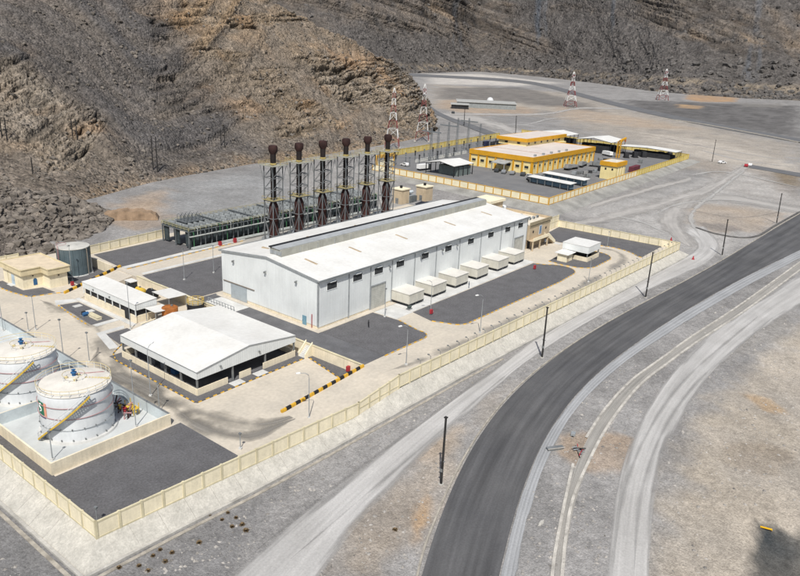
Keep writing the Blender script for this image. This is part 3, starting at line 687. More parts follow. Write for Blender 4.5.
# toe kerb and drain at the bottom of the slope
def world_strip(name, pts, w, h, m, z=None):
    b = MB()
    for p, q in zip(pts[:-1], pts[1:]): b.bar((p[0], p[1], p[2]), (q[0], q[1], q[2]), w, h)
    return struct(name, b, m)
toe = [(x-(3.6 if x == -64.2 else 0), fy(x)-2.95, float(T(x, fy(x)-6))+.05) for x in (-64.2, -55, -45, -35, -25, -15, -5, 5, 30, 60, 90, 131)]
world_strip('slope_toe', toe, .45, .5, conc)
world_strip('slope_toe', [(-67.8, y, float(T(-75, y))+.05) for y in (-28.25, 0, 40, 70)], .45, .5, conc)
world_strip('drain_channel', [(x-(4.5 if x == -64.2 else 0), fy(x)-3.8, float(T(x, fy(x)-6))-.05) for x in (-64.2, -55, -45, -35, -25, -15, -5, 5, 20)], .5, .3, kerbm)
world_strip('drain_channel', [(-68.7, y, float(T(-75, y))-.05) for y in (-29.1, 0, 40, 70)], .5, .3, kerbm)

# ---- surfaces lying on the terraces
def sheet(name, poly, z, m, t=.06):
    b = MB(); b.prism([tuple(p[:2]) for p in poly], z-.05, z+t); return struct(name, b, m)
def arc(cx, cy, r, a0, a1, n=8): return [(cx+r*math.cos(R(a0+(a1-a0)*i/n)), cy+r*math.sin(R(a0+(a1-a0)*i/n))) for i in range(n+1)]
sheet('gravel_bed', [(-63.9, -25.0), (-40.6, -26.7), (-40.6, -8.9), (-61.2, -8.9), (-61.6, 55), (-63.9, 55)], ZL, grav)
bedA = [(-.4, -18.9), (12.5, -19.2)]+arc(12.4, -16.6, 2.6, -80, 20, 6)+[(16.6, -9), (16.2, -1.6), (-.4, -1.6)]
sheet('gravel_bed', bedA, ZU, grav)
bedB = [(21.5, -14.5)]+arc(26.5, -17.5, 3.6, 190, 270, 6)+[(70, -22.2)]+arc(79.5, -16.5, 5.2, -80, 60, 8)+[(80.5, -8.4), (23, -8.0)]
sheet('gravel_bed', bedB, ZU, grav)
sheet('yard_road', [(-6.6, -18.7), (-.5, -18.7), (-.5, -1.6), (-.9, 33.5), (-6.6, 33.5)], ZU, asp2)
bedC = [(-6.4, 34), (22, 34), (22, 57.5), (-5.4, 57.2), (-6.4, 50)]
sheet('gravel_bed', bedC, ZU, grav)
bedD = [(-5.6, 66.9), (19.5, 68.8), (19.5, 83.5), (-4.6, 82.2)]
sheet('gravel_bed', bedD, ZU, grav)
bedE = [(110.5, -27)]+arc(107, -21, 8., -30, 20, 4)+[(118, -3.5), (112, 1.5), (118, 6.5), (131, 7.2), (131.2, -30.5), (117, -29)]
bedE = [(109.5, 5.0), (129.6, 7.4), (131., -29.0), (112, -29.2)]+arc(104.5, -18.5, 12.2, -50, 45, 8)+[(109.5, -3)]
sheet('gravel_bed', bedE, ZU, grav)
bedF = [(86.2, -10.5), (85.6, -15)]+arc(91.5, -17.6, 5.6, 180, 270, 6)+arc(101.5, -17., 6.2, -80, 60, 8)+[(98, -9.4)]
sheet('gravel_bed', bedF, ZU, grav)
sheet('gravel_bed', [(-34.8, -5.2), (-8.1, -5.2), (-8.1, 2), (-8.6, 22.5), (-34.8, 22.5)], ZL, grav)
sheet('gravel_bed', [(-8.4, -19.2), (-7.2, -19.2), (-7.2, -5.4), (-8.3, -5.4), (-10.8, -16.8)], ZL, grav)
sheet('gravel_bed', [(-30.5, 24.5), (-24.6, 24.5), (-24.6, 33), (-29.5, 33)], ZL, grav)
sheet('gravel_bed', [(-28.8, 40), (-23.6, 40), (-23.6, 55), (-27.6, 56)], ZL, grav)
sheet('gravel_bed', [(-31.5, 74), (-29.8, 66.2), (-24, 65.2), (-24.4, 70.6), (-28.7, 71.5), (-28.9, 82), (-31, 82)], ZL, grav)
sheet('gravel_bed', [(-17.3, 66.8), (-7.2, 69.4), (-7.2, 84), (-17.3, 84)], ZL, grav)
sheet('concrete_path', [(-1.4, -1.5), (92, -1.5), (92, -.02), (-.02, -.02), (-.02, 32.6), (-1.4, 32.6)], ZU, beige_c, .1)
sheet('concrete_path', [(23.4, -7.8), (82.2, -7.9), (82.2, -1.6), (23.4, -1.6)], ZU, white_c, .09)
sheet('concrete_path', [(16.8, -8), (23.2, -8), (23.2, -1.6), (16.8, -1.6)], ZU, white_c, .07)
sheet('concrete_path', [(-6, 20.5), (-1.5, 20.5), (-1.5, 30.5), (-6, 30.5)], ZU, white_c, .1)
sheet('concrete_path', [(-5.5, 64.6), (36, 66.8), (36, 68.2), (-5.5, 66.4)], ZU, white_c, .3)
sheet('concrete_path', [(-4.6, 57.6), (22, 58.0), (22, 59.2), (-4.6, 58.8)], ZU, white_c, .12)
sheet('concrete_path', [(-31.3, 25), (-29.3, 33.3), (-25, 33.3), (-24.3, 34.8), (-30.6, 34.8), (-33, 25.5)], ZL, white_c, .1)
sheet('concrete_path', [(-28.5, 38.2), (-23.3, 38.2), (-23.3, 39.6), (-28.7, 39.6)], ZL, white_c, .12)
sheet('concrete_path', [(-28.2, 56.5), (-23.4, 55.5), (-23.4, 57.6), (-27, 59.5)], ZL, white_c, .1)
sheet('concrete_path', [(-23.2, 33.2), (-22.1, 33.2), (-22.1, 57.5), (-23.2, 57.5)], ZL, white_c, .13)
sheet('concrete_path', [(108.2, -4.), (109.3, 6.2), (107.0, 6.2), (106.6, -4)], ZU, white_c, .09)
# tyre-darkened lane curving through the lower yard, and the lane round the gate house
tyre = track_mat('tyre_marks', (.15, .145, .135), (.24, .225, .2), .5, .5, .35, .8)
def yard_ribbon(name, line, wd, z, m):
    p = resample(crom([q[:2] for q in line], 200), 1.5); d = np.gradient(p, axis=0); d /= np.linalg.norm(d, axis=1, keepdims=True); nn = np.stack([-d[:, 1], d[:, 0]], -1)
    vs, uvs, fs = [], [], []; nv = 7
    for i in range(len(p)):
        for j in range(nv):
            v = j/(nv-1); q = p[i]+nn[i]*(v-.5)*wd*max(.05, min(1, i/7, (len(p)-1-i)/7)); vs.append((q[0], q[1], z)); uvs.append((i*1.5, v))
    for i in range(len(p)-1):
        for j in range(nv-1): fs.append((i*nv+j, i*nv+j+1, (i+1)*nv+j+1, (i+1)*nv+j))
    me = bpy.data.meshes.new(name); me.from_pydata(vs, [], fs); uv = me.uv_layers.new(name='UVMap')
    idx = np.empty(len(me.loops), np.int32); me.loops.foreach_get('vertex_index', idx); uv.data.foreach_set('uv', np.array(uvs, np.float32)[idx].ravel())
    if me.polygons[0].normal.z < 0: me.flip_normals()
    me.materials.append(m); o = link(name, me); o['kind'] = 'structure'; return o
yard_ribbon('tyre_marks', [P(40, 300, ZL), P(90, 322, ZL), P(112, 350, ZL), P(125, 372, ZL), P(165, 398, ZL), P(215, 417, ZL), P(262, 424, ZL), P(300, 414, ZL)], 8.0, ZL+.012, tyre)
yard_ribbon('tyre_marks', [(-27, -21.5), (-36, -20), (-39, -12), (-38, 0), (-38, 20), (-34, 28)], 5.0, ZL+.020, tyre)
yard_ribbon('tyre_marks', [(106, -4), (112, -12), (113, -20), (106, -26), (95, -27), (60, -28), (10, -26), (-6, -23.5)], 4.6, ZU+.012, track_mat('tyre_marks_light', (.22, .215, .205), (.3, .28, .25), .5, .5, .3, .75))
# ramp from the lower to the upper yard, along the front wall
def ramp(name, x0, x1, y0, y1, y0b, y1b, z0, z1, m):
    b = MB(); b._add([(x0, y0, z0), (x1, y0b, z1), (x1, y1b, z1), (x0, y1, z0), (x0, y0, z0-1), (x1, y0b, z0-1), (x1, y1b, z0-1), (x0, y1, z0-1)],
                     [(0, 1, 2, 3), (7, 6, 5, 4), (0, 4, 5, 1), (1, 5, 6, 2), (2, 6, 7, 3), (3, 7, 4, 0)]); return struct(name, b, m)
ramp('ramp', -27, -6.7, -27.5, -18.6, -29.0, -19.0, ZL+.01, ZU+.015, beige_c)
ramp('ramp', -23., -5.2, 57.0, 62.5, 59.4, 67.0, ZL+.01, ZU+.015, beige_c)

# ---- striped kerbs: each block a piece
BK = {}
def kerb(name, label, pts, z0, z1, L=1., w=.35, h=.28, a=None, b_=None, group='striped kerbs', cat='kerb'):
    p = resample([q[:2] for q in pts], L); n = len(p)-1
    root = thing(name, label, cat, (p[0][0], p[0][1], z0), group=group)
    L2 = float(np.linalg.norm(p[1]-p[0]))
    for i in range(n):
        m = (a or yel, b_ or black)[i % 2]; key = (round(L2, 2), w, h, m.name)
        if key not in BK:
            q = MB(); q._add([(-L2/2, -w/2, -.12), (L2/2, -w/2, -.12), (L2/2, w/2, -.12), (-L2/2, w/2, -.12), (-L2/2, -w*.42, h), (L2/2, -w*.42, h), (L2/2, w*.42, h), (-L2/2, w*.42, h)],
                              [(3, 2, 1, 0), (4, 5, 6, 7), (0, 1, 5, 4), (1, 2, 6, 5), (2, 3, 7, 6), (3, 0, 4, 7)]); BK[key] = q.mesh('kerb_block', m)
        c = (p[i]+p[i+1])/2; t = (i+.5)/n; d = p[i+1]-p[i]
        o = link('kerb_block', BK[key], root, (c[0]-p[0][0], c[1]-p[0][1], (z1-z0)*t), math.atan2(d[1], d[0]))
        if z1 != z0: o.rotation_euler = (0, -math.atan2(z1-z0, L2*n), math.atan2(d[1], d[0]))
    return root
ykw = dict(a=yel, b_=kerbm, w=.24, h=.16)
kerb('ramp_kerb', 'bold yellow and black striped kerb down the open side of the front ramp', [(-27.2, -18.3), (-7.0, -19.1)], ZL+.1, ZU+.1, 1.05, .42, .42)
kerb('ramp_kerb', 'yellow and black kerb on the ramp edge against the front boundary wall', [(-24., -27.3), (-7.4, -28.6)], ZL+.15, ZU+.1, .8, .3, .3)
kerb('ramp_kerb', 'bold yellow and black striped kerb rising past the dark grey round tank', [(-23., 62.7), (-5.4, 67.3)], ZL+.1, ZU+.1, 1.2, .5, .5)
kerb('bed_kerb', 'yellow dashed kerb round the gravel bed in front of the long hall', bedA[:-2], ZU, ZU, .9, **ykw)
kerb('bed_kerb', 'yellow dashed kerb round the long gravel bed beyond the ventilation boxes', bedB[:-1], ZU, ZU, .9, **ykw)
kerb('bed_kerb', 'yellow dashed kerb round the gravel island of the gate canopy', bedF[:-1], ZU, ZU, 1., **ykw)
kerb('bed_kerb', 'yellow dashed kerb along the gravel bed against the right boundary wall', bedE[3:-1], ZU, ZU, 1., **ykw)
kerb('bed_kerb', 'yellow and dark striped kerb round the open-sided white roofed store', [(-30, 26), (-33.6, 23.2), (-34.9, 20), (-34.9, -5.3), (-8.2, -5.3), (-10.9, -16.9), (-9.4, -19)], ZL, ZL, .8, .22, .13, a=yel, b_=mat('kerb_dark', (.09, .088, .085)))
kerb('bed_kerb', 'yellow dashed kerb curving in front of the small beige building', [(-31.8, 78), (-31.2, 72), (-29.9, 66), (-24, 64.2), (-21.8, 63)], ZL, ZL, .9, **ykw)
kerb('bed_kerb', 'short yellow kerb beside the fuel treatment house plot', [(-27.9, 56), (-28.9, 48), (-29.4, 40)], ZL, ZL, .9, **ykw)
kerb('bed_kerb', 'yellow dashed kerb along the upper lane before the radiator bank', [(-5.2, 64.4), (36, 66.6)], ZU, ZU, 1.2, **ykw)

# ---- retaining wall between the yards
rw = thing('retaining_wall', 'beige retaining wall stepping from the lower yard to the upper yard', 'wall', (-7, -19, ZL))
ys_ = np.linspace(0, 76, 20)
for y0, y1 in zip(ys_[:-1], ys_[1:]): part('wall_panel', MB().box(-.22, 0.1, y0+.01, y1-.01, 0, 2.28), beige_p, rw)
part('coping', MB().box(-.3, .18, 0, 76, 2.28, 2.4), cream_d, rw)
rw2 = thing('retaining_wall', 'beige retaining wall behind the dark grey round tank', 'wall', (-7, 68.5, ZL))
for k in range(4): part('wall_panel', MB().box(-.22, .1, k*4+.01, k*4+3.99, 0, 2.5), beige_p, rw2)
hand = thing('stair_ramp', 'short beige stair flight dropping through the retaining wall', 'stairs', (-9.2, -4.6, ZL))
for k in range(8): part('step', MB().box(k*.28, 2.1, -.8, .8, k*.25, k*.25+.25-(0.004 if k else 0)), white_c, hand)
for s in (-1, 1): part('side_wall', MB()._add([(0, s*.9-.1, 0), (2.1, s*.9-.1, 0), (2.1, s*.9-.1, 3.0), (0, s*.9-.1, .9), (0, s*.9+.1, 0), (2.1, s*.9+.1, 0), (2.1, s*.9+.1, 3.0), (0, s*.9+.1, .9)],
          [(0, 1, 2, 3), (7, 6, 5, 4), (0, 4, 5, 1), (1, 5, 6, 2), (2, 6, 7, 3), (3, 7, 4, 0)]), cream, hand)

# ---- boundary walls: posts, rails and panels
def bwall(name, label, p, q, zb0, zb1, h0, h1, n, pm, fm, group='boundary walls of the power station', th=.16, pw=.32, rows=1, lamps=0, cat='boundary wall'):
    p, q = np.array(p, float), np.array(q, float); d = q-p; L = np.linalg.norm(d); a = math.atan2(d[1], d[0])
    root = thing(name, label, cat, (p[0], p[1], zb0), a, group)
    post = {}
    for i in range(n+1):
        x = L*i/n; zb = (zb1-zb0)*i/n; h = h0+(h1-h0)*i/n; k = round(h, 2)
        if k not in post: post[k] = MB().box(-pw/2, pw/2, -pw/2, pw/2, -.3, k+.08).mesh('post', fm)
        link('post', post[k], root, (x, 0, zb))
    for i in range(n):
        x0, x1 = L*i/n+pw/2-.02, L*(i+1)/n-pw/2+.02
        za, zc = (zb1-zb0)*(i+.06)/n, (zb1-zb0)*(i+.94)/n; ha, hc = h0+(h1-h0)*(i+.06)/n, h0+(h1-h0)*(i+.94)/n
        for r in range(rows):
            f0, f1 = r/rows, (r+1)/rows
            part('panel', MB()._add([(x0, -th/2, za+ha*f0), (x1, -th/2, zc+hc*f0), (x1, th/2, zc+hc*f0), (x0, th/2, za+ha*f0), (x0, -th/2, za+ha*f1-.02), (x1, -th/2, zc+hc*f1-.02), (x1, th/2, zc+hc*f1-.02), (x0, th/2, za+ha*f1-.02)],
                 [(3, 2, 1, 0), (4, 5, 6, 7), (0, 1, 5, 4), (1, 2, 6, 5), (2, 3, 7, 6), (3, 0, 4, 7)]), pm, root)
    for f, hh in [(0., .22)]+[(r/rows, .2) for r in range(1, rows)]+[(1., -.22)]:
        b = MB(); b.bar((0, 0, h0*f+hh/2), (L, 0, (zb1-zb0)+h1*f+hh/2), th+.1, abs(hh)); part('rail', b, fm, root)
    if lamps:
        for i in range(2, n, lamps):
            x = L*i/n; b = MB(); b.bar((x, .1, h0), (x, .1, h0+.75), .07); b.bar((x, .1, h0+.75), (x, .55, h0+.9), .07); b.box(x-.12, x+.12, .45, .8, h0+.8, h0+.98); part('floodlight', b, steel, root)
    return root
bwall('boundary_wall', 'low cream panel wall along the front of the lower yard, from the near corner', FW[0], FW[1], ZL, ZL, 2.5, 2.5, 15, cream, cream_d)
bwall('boundary_wall', 'double-row cream panel wall section beside the front ramp', FW[1], FW[2], ZL, ZL+.0, 2.5, 4.4, 4, cream, cream_d, rows=2)
bwall('boundary_wall', 'long cream panel wall along the front of the upper yard', FW[2], FW[3], ZU-.1, ZU-.1, 2.5, 2.5, 46, cream, cream_d, lamps=1)
bwall('boundary_wall', 'cream panel wall at the left edge beside the tank bund', (-64.2, 70), FW[0], ZL, ZL, 2.5, 2.5, 30, cream, cream_d)
bwall('boundary_wall', 'cream panel wall on the right end, facing the dirt junction', FW[3], (130., 8.2), ZU-.1, ZU-.1, 2.5, 2.5, 13, cream, cream_d)
bwall('boundary_wall', 'tall double cream panel wall behind the outside staircase', (130., 8.2), (121.5, 8.0), ZU, ZU, 4.2, 4.2, 3, cream, cream_d, rows=2)
bwall('boundary_wall', 'cream panel wall behind the gravel yard left of the radiator bank', (-5, 83.4), (20.5, 86.0), ZU, ZU, 2.4, 2.4, 8, cream, cream_d)
bwall('boundary_wall', 'cream panel wall behind the small beige building', (-90, 95.5), (-19, 95.0), ZL, ZL, 2.5, 2.5, 22, cream, cream_d)
bwall('boundary_wall', 'cream panel wall joining the grey tank yard to the back wall', (-7.4, 85), (-7.4, 94.6), ZL, ZL, 2.8, 2.8, 3, cream, cream_d)

# ================================================================= long engine hall
HL, HW, HE, HR = 90.6, 31.8, 11., 12.8
hall = thing('engine_hall', 'long white clad engine hall with ridge ventilator and low gabled roof', 'hall', (0, 0, 0))
part('plinth', MB().box(.05, HL-.05, .05, HW-.05, 0, .7), beige_p, hall)
bays = [0, 9.5, 16.8, 24.6, 33.4, 42.5, 53.2, 63.9, 75.0, 82.4, HL]
for x0, x1 in zip(bays[:-1], bays[1:]): part('wall_panel', MB().box(x0+.04, x1-.04, -.04, .25, .5, HE-.02), wall_p, hall)
for x in bays[1:-1]: part('downpipe', MB().box(x-.13, x+.13, -.17, -.04, .1, HE-.1), galv, hall)
for x in (.0, HL): part('corner_trim', MB().box(x-.14, x+.14, -.12, .16, .75, HE-.05), galv, hall)
def gable_end(x0, x1, yc):
    b = MB(); n = [(.27, .75), (HW-.02, .75), (HW-.02, HE-.03), (HW/2, HR-.03), (.27, HE-.03)]
    b._add([(x0, y, z) for y, z in n]+[(x1, y, z) for y, z in n], [(0, 1, 2, 3, 4), (9, 8, 7, 6, 5)]+[(i, i+5, (i+1) % 5+5, (i+1) % 5) for i in range(5)]); return b
ys_ = [.27, 8, HW/2, 24, HW-.02]
def hz(y): return HE-.03+(HR-HE)*(1-abs(y-HW/2)/(HW/2))
for y0, y1 in zip(ys_[:-1], ys_[1:]):
    b = MB(); b._add([(-.04, y0+.012, .75), (-.04, y1-.012, .75), (-.04, y1-.012, hz(y1)), (-.04, y0+.012, hz(y0)), (.25, y0+.012, .75), (.25, y1-.012, .75), (.25, y1-.012, hz(y1)), (.25, y0+.012, hz(y0))],
                     [(3, 2, 1, 0), (4, 5, 6, 7), (0, 1, 5, 4), (1, 2, 6, 5), (2, 3, 7, 6), (3, 0, 4, 7)]); part('gable_panel', b, wall_p, hall)
part('gable_panel', gable_end(HL-.25, HL, 0), wall_p, hall)
part('rear_wall', MB().box(.1, HL-.1, HW-.25, HW, .75, HE-.05), wall_p, hall)
RP = np.linspace(-.25, HL+.25, 16)
for s in (0, 1):
    for x0, x1 in zip(RP[:-1], RP[1:]):
        a0, a1 = x0+.015, x1-.015; ye, yr = ((-.45, HW/2) if s == 0 else (HW+.45, HW/2)); ze = HE+.02
        q = [(a0, ye, ze), (a1, ye, ze), (a1, yr, HR+.05), (a0, yr, HR+.05)]
        if s: q = q[::-1]
        part('roof_panel', MB().slab(*q, .14), roof_w, hall)
part('gutter', MB().box(-.3, HL+.3, -.72, -.46, HE-.22, HE+.1), mat('gutter_grey', (.2, .215, .22), .5), hall)
part('gutter', MB().box(-.3, HL+.3, HW+.46, HW+.72, HE-.22, HE+.1), MATS['gutter_grey'], hall)
for s in (0, 1):
    b = MB(); ye = -.5 if s == 0 else HW+.5
    b.bar((-.33, ye, HE-.02), (-.33, HW/2, HR+.0), .12, .34); part('verge_trim', b, galv, hall)
ven = part('ridge_ventilator', MB().box(2.4, 88.5, HW/2-2., HW/2+1.6, HR-.25, HR+1.45), mat('ventilator_grey', (.36, .355, .31), .6, .1, streak=.1), hall)
part('slot', MB().box(2.2, 88.7, HW/2+.9, HW/2+1.9, HR+1.46, HR+1.72), black, ven)
b = MB(); b.slab((2.2, HW/2-1.7, HR+1.56), (88.7, HW/2-1.7, HR+1.56), (88.7, HW/2+.85, HR+1.66), (2.2, HW/2+.85, HR+1.66), .09); part('hood', b, mat('hood_grey', (.36, .375, .38), .5, .08), ven)
for x in np.linspace(2.4, 88.4, 16): part('mullion', MB().box(x-.06, x+.06, HW/2-2.06, HW/2-2.0, HR-.2, HR+1.12), galv, ven)
b = MB()
for k in range(3): b.box(2.32, 2.4, HW/2-1.9+k*1.2, HW/2-.85+k*1.2, HR+.1, HR+1.0)
part('end_louvre', b, galv, ven)
winx = [4.1, 12.3, 19.6, 27.6, 37.6, 47.8, 58.6, 69.0, 78.5, 86.2]
def hz_roof(y): return HE+.05+(HR-HE+.03)*(y+.45)/(HW/2+.45)
for x in (6.3, 20.9, 38.7, 60.6, 80.1):
    b = MB(); b.slab((x-.28, 6.6, hz_roof(6.6)+.05), (x+.28, 6.6, hz_roof(6.6)+.05), (x+.28, 10.4, hz_roof(10.4)+.05), (x-.28, 10.4, hz_roof(10.4)+.05), .1); part('skylight', b, mat('skylight_tan', (.42, .33, .22), .5), hall)
    b = MB(); b.slab((x+.28, HW-10.4, hz_roof(10.4)+.05), (x-.28, HW-10.4, hz_roof(10.4)+.05), (x-.28, HW-13.6, hz_roof(13.6)+.05), (x+.28, HW-13.6, hz_roof(13.6)+.05), .1) if False else b.box(x-.28, x+.28, HW-9.6, HW-7.2, HE+.6, hz_roof(8.4)+.12); part('skylight', b, MATS['skylight_tan'], hall)
for x in winx:
    wn = part('window', MB().box(x-1.5, x+1.5, -.075, -.045, 8.3, 9.85), dark_in, hall)
    b = MB(); b.box(x-1.62, x+1.62, -.13, -.05, 9.85, 10.0); b.box(x-1.62, x+1.62, -.13, -.05, 8.17, 8.3); b.box(x-1.62, x-1.5, -.13, -.05, 8.3, 9.85); b.box(x+1.5, x+1.62, -.13, -.05, 8.3, 9.85); part('frame', b, wall_p, wn)
    b = MB()
    for k in range(1, 6): b.box(x-1.5+k*.5-.05, x-1.5+k*.5+.05, -.12, -.077, 8.3, 9.85)
    b.box(x-1.5, x+1.5, -.11, -.078, 9.02, 9.1); part('louvre', b, mat('louvre_dark', (.09, .1, .105), .6), wn)
    part('hood', MB().slab((x-.9, -.5, 9.98), (x+.9, -.5, 9.98), (x+.9, -.06, 10.14), (x-.9, -.06, 10.14), .05), wall_p, wn)
for x, w2, h in ((19.65, 2.5, 5.6), (86.0, 2.6, 5.3)):
    dr = part('roller_door', MB().box(x-w2, x+w2, -.09, -.05, .12, h), roll, hall)
    b = MB()
    for k in range(12): b.box(x-w2, x+w2, -.115, -.09, .15+k*h/12.4, .15+k*h/12.4+h/30)
    part('slat', b, roll, dr)
    b = MB(); b.box(x-w2-.18, x-w2, -.16, -.04, .1, h+.2); b.box(x+w2, x+w2+.18, -.16, -.04, .1, h+.2); b.box(x-w2-.18, x+w2+.18, -.22, -.04, h+.01, h+.32); part('frame', b, galv, dr)
# gable end: sliding door, small door, lamps
part('sliding_door', MB().box(-.11, -.05, 22.9, 28.6, .15, 3.75), greyd, hall)
part('door_track', MB().box(-.2, -.05, 20.2, 31.2, 3.78, 3.98), mat('track_brown', (.2, .17, .14)), hall)
dr = part('door', MB().box(-.11, -.05, 3.4, 4.6, .12, 2.2), mat('blue_door', (.16, .30, .38), .5), hall); part('handle', MB().box(-.16, -.11, 4.35, 4.45, 1.0, 1.15), black, dr)
for y, z in ((27.2, 9.5), (16.2, 9.4), (6.3, 9.5)):
    b = MB(); b.box(-.5, -.05, y-.06, y+.06, z, z+.1); b.box(-.62, -.3, y-.25, y+.25, z-.38, z); part('wall_lamp', b, steel, hall)
for x in (23.3, 35.5, 44.8, 51.5): 
    b = MB(); b.box(x-.06, x+.06, -.5, -.05, 9.4, 9.5); b.box(x-.2, x+.2, -.65, -.3, 9.05, 9.4); part('wall_lamp', b, steel, hall)
part('fire_pipe', MB().tube([(-.25, 1.6, .1), (-.25, 1.6, 3.2)], .09, 6), red, hall)
for k in range(9):
    y = 21 + k*1.05; o_ = None
loading = thing('guard_rail', 'short galvanised rail of hoops on the loading slab at the hall gable', 'railing', (-5.6, 20.8, ZU+.1))
for k in range(10): part('post', MB().box(-.05, .05, k*1.02-.05, k*1.02+.05, 0, 1.0), galv, loading)
part('rail', MB().box(-.06, .06, -.1, 9.3, 1.0, 1.08), galv, loading)

# ---- six ventilation boxes along the hall
box_m = mat('unit_cream', (.56, .54, .47), .6, .07, .5, streak=.05); box_t = mat('unit_top', (.62, .60, .55), .6, .05, .5)
def make_unit(x, label):
    r = thing('ventilation_unit', label, 'ventilation unit', (x, -5.5, ZU+.09), group='air intake boxes along the engine hall')
    for i in (0, 1, 2):
        for j in (0, 1): part('leg', MB().cbox(.3+i*2.6, .3+j*5.0, 0, .25, .25, .62), steel, r)
    part('skid', MB().box(0, 5.8, 0.02, 5.6, .45, .68), dark_in, r)
    part('body', MB().box(.02, 5.78, .04, 5.58, .68, 3.05), box_m, r)
    part('lid', MB().box(-.12, 5.92, -.1, 5.7, 3.05, 3.2), box_t, r)
    for k in range(4): part('side_panel', MB().box(.1+k*1.41, 1.42+k*1.41, -.02, .04, .8, 2.95), box_m, r)
    for k in range(3): part('end_panel', MB().box(-.04, .02, .15+k*1.8, 1.85+k*1.8, .8, 2.95), box_m, r)
    dk = MB()
    for k in range(3): dk.box(.2+k*1.8, 1.6+k*1.8, 5.58, 6.0, 1., 2.6)
    part('duct', dk, galv, r)
    part('motor', MB().lathe([(.3, 0), (.34, .1), (.34, .6), (.2, .75)], 12, (6.5, 1.2, 0)), steel, r)
    return r
ords = ['nearest to the hall gable', 'second from the hall gable', 'third from the hall gable', 'fourth from the hall gable', 'fifth from the hall gable', 'farthest from the hall gable']
for x, o_ in zip((24.7, 34.2, 44.2, 54.3, 65.2, 74.4), ords): make_unit(x, 'cream steel air intake box beside the hall, '+o_)
b = thing('gas_bottle', 'small dark pump set beside the first air intake box', 'pump', (24.0, -6.2, ZU+.09)); part('base', MB().box(-.7, .5, -.5, .5, 0, .2), steel, b); part('body', MB().tube([(-.5, 0, .55), (.4, 0, .55)], .34, 10), mat('pump_green', (.07, .09, .085)), b)
# ================================================================= fuel tank bund and tanks
bund = thing('tank_bund', 'low walled containment basin with pale blue floor round the white fuel tanks', 'bund', (-61.4, -8.4, ZL))
bflo = mat('bund_floor', (.50, .52, .515), .7, .08, .3, fine=.03); bin_ = mat('bund_inner', (.50, .55, .565), .8, .1, .3)
part('floor', MB().box(.25, 19.2, .25, 62.5, -.05, .06), bflo, bund)
def bwseg(x0, x1, y0, y1, n, along, inner):
    for k in range(n):
        if along == 'x':
            a, c = x0+(x1-x0)*k/n, x0+(x1-x0)*(k+1)/n; bx = (a+.008, c-.008, y0, y1)
        else:
            a, c = y0+(y1-y0)*k/n, y0+(y1-y0)*(k+1)/n; bx = (x0, x1, a+.008, c-.008)
        part('wall_panel', MB().box(*bx, 0, 2.0), beige_p, bund)
bwseg(0, 19.4, 0, .25, 6, 'x', 0); bwseg(0, .25, .26, 62.8, 16, 'y', 0); bwseg(19.15, 19.4, .26, 62.8, 16, 'y', 0); bwseg(.26, 19.14, 62.55, 62.8, 6, 'x', 0)
bwseg(.26, 19.14, 19.3, 19.5, 6, 'x', 0)
part('inner_face', MB().box(19.09, 19.15, .27, 62.5, .06, 1.99), bin_, bund); part('inner_face', MB().box(.26, 19.1, 19.24, 19.3, .06, 1.99), bin_, bund); part('inner_face', MB().box(.26, 19.1, 19.5, 19.56, .06, 1.99), bin_, bund)
part('coping', MB().box(19.1, 19.46, .2, 62.8, 2.0, 2.07), steel, bund)

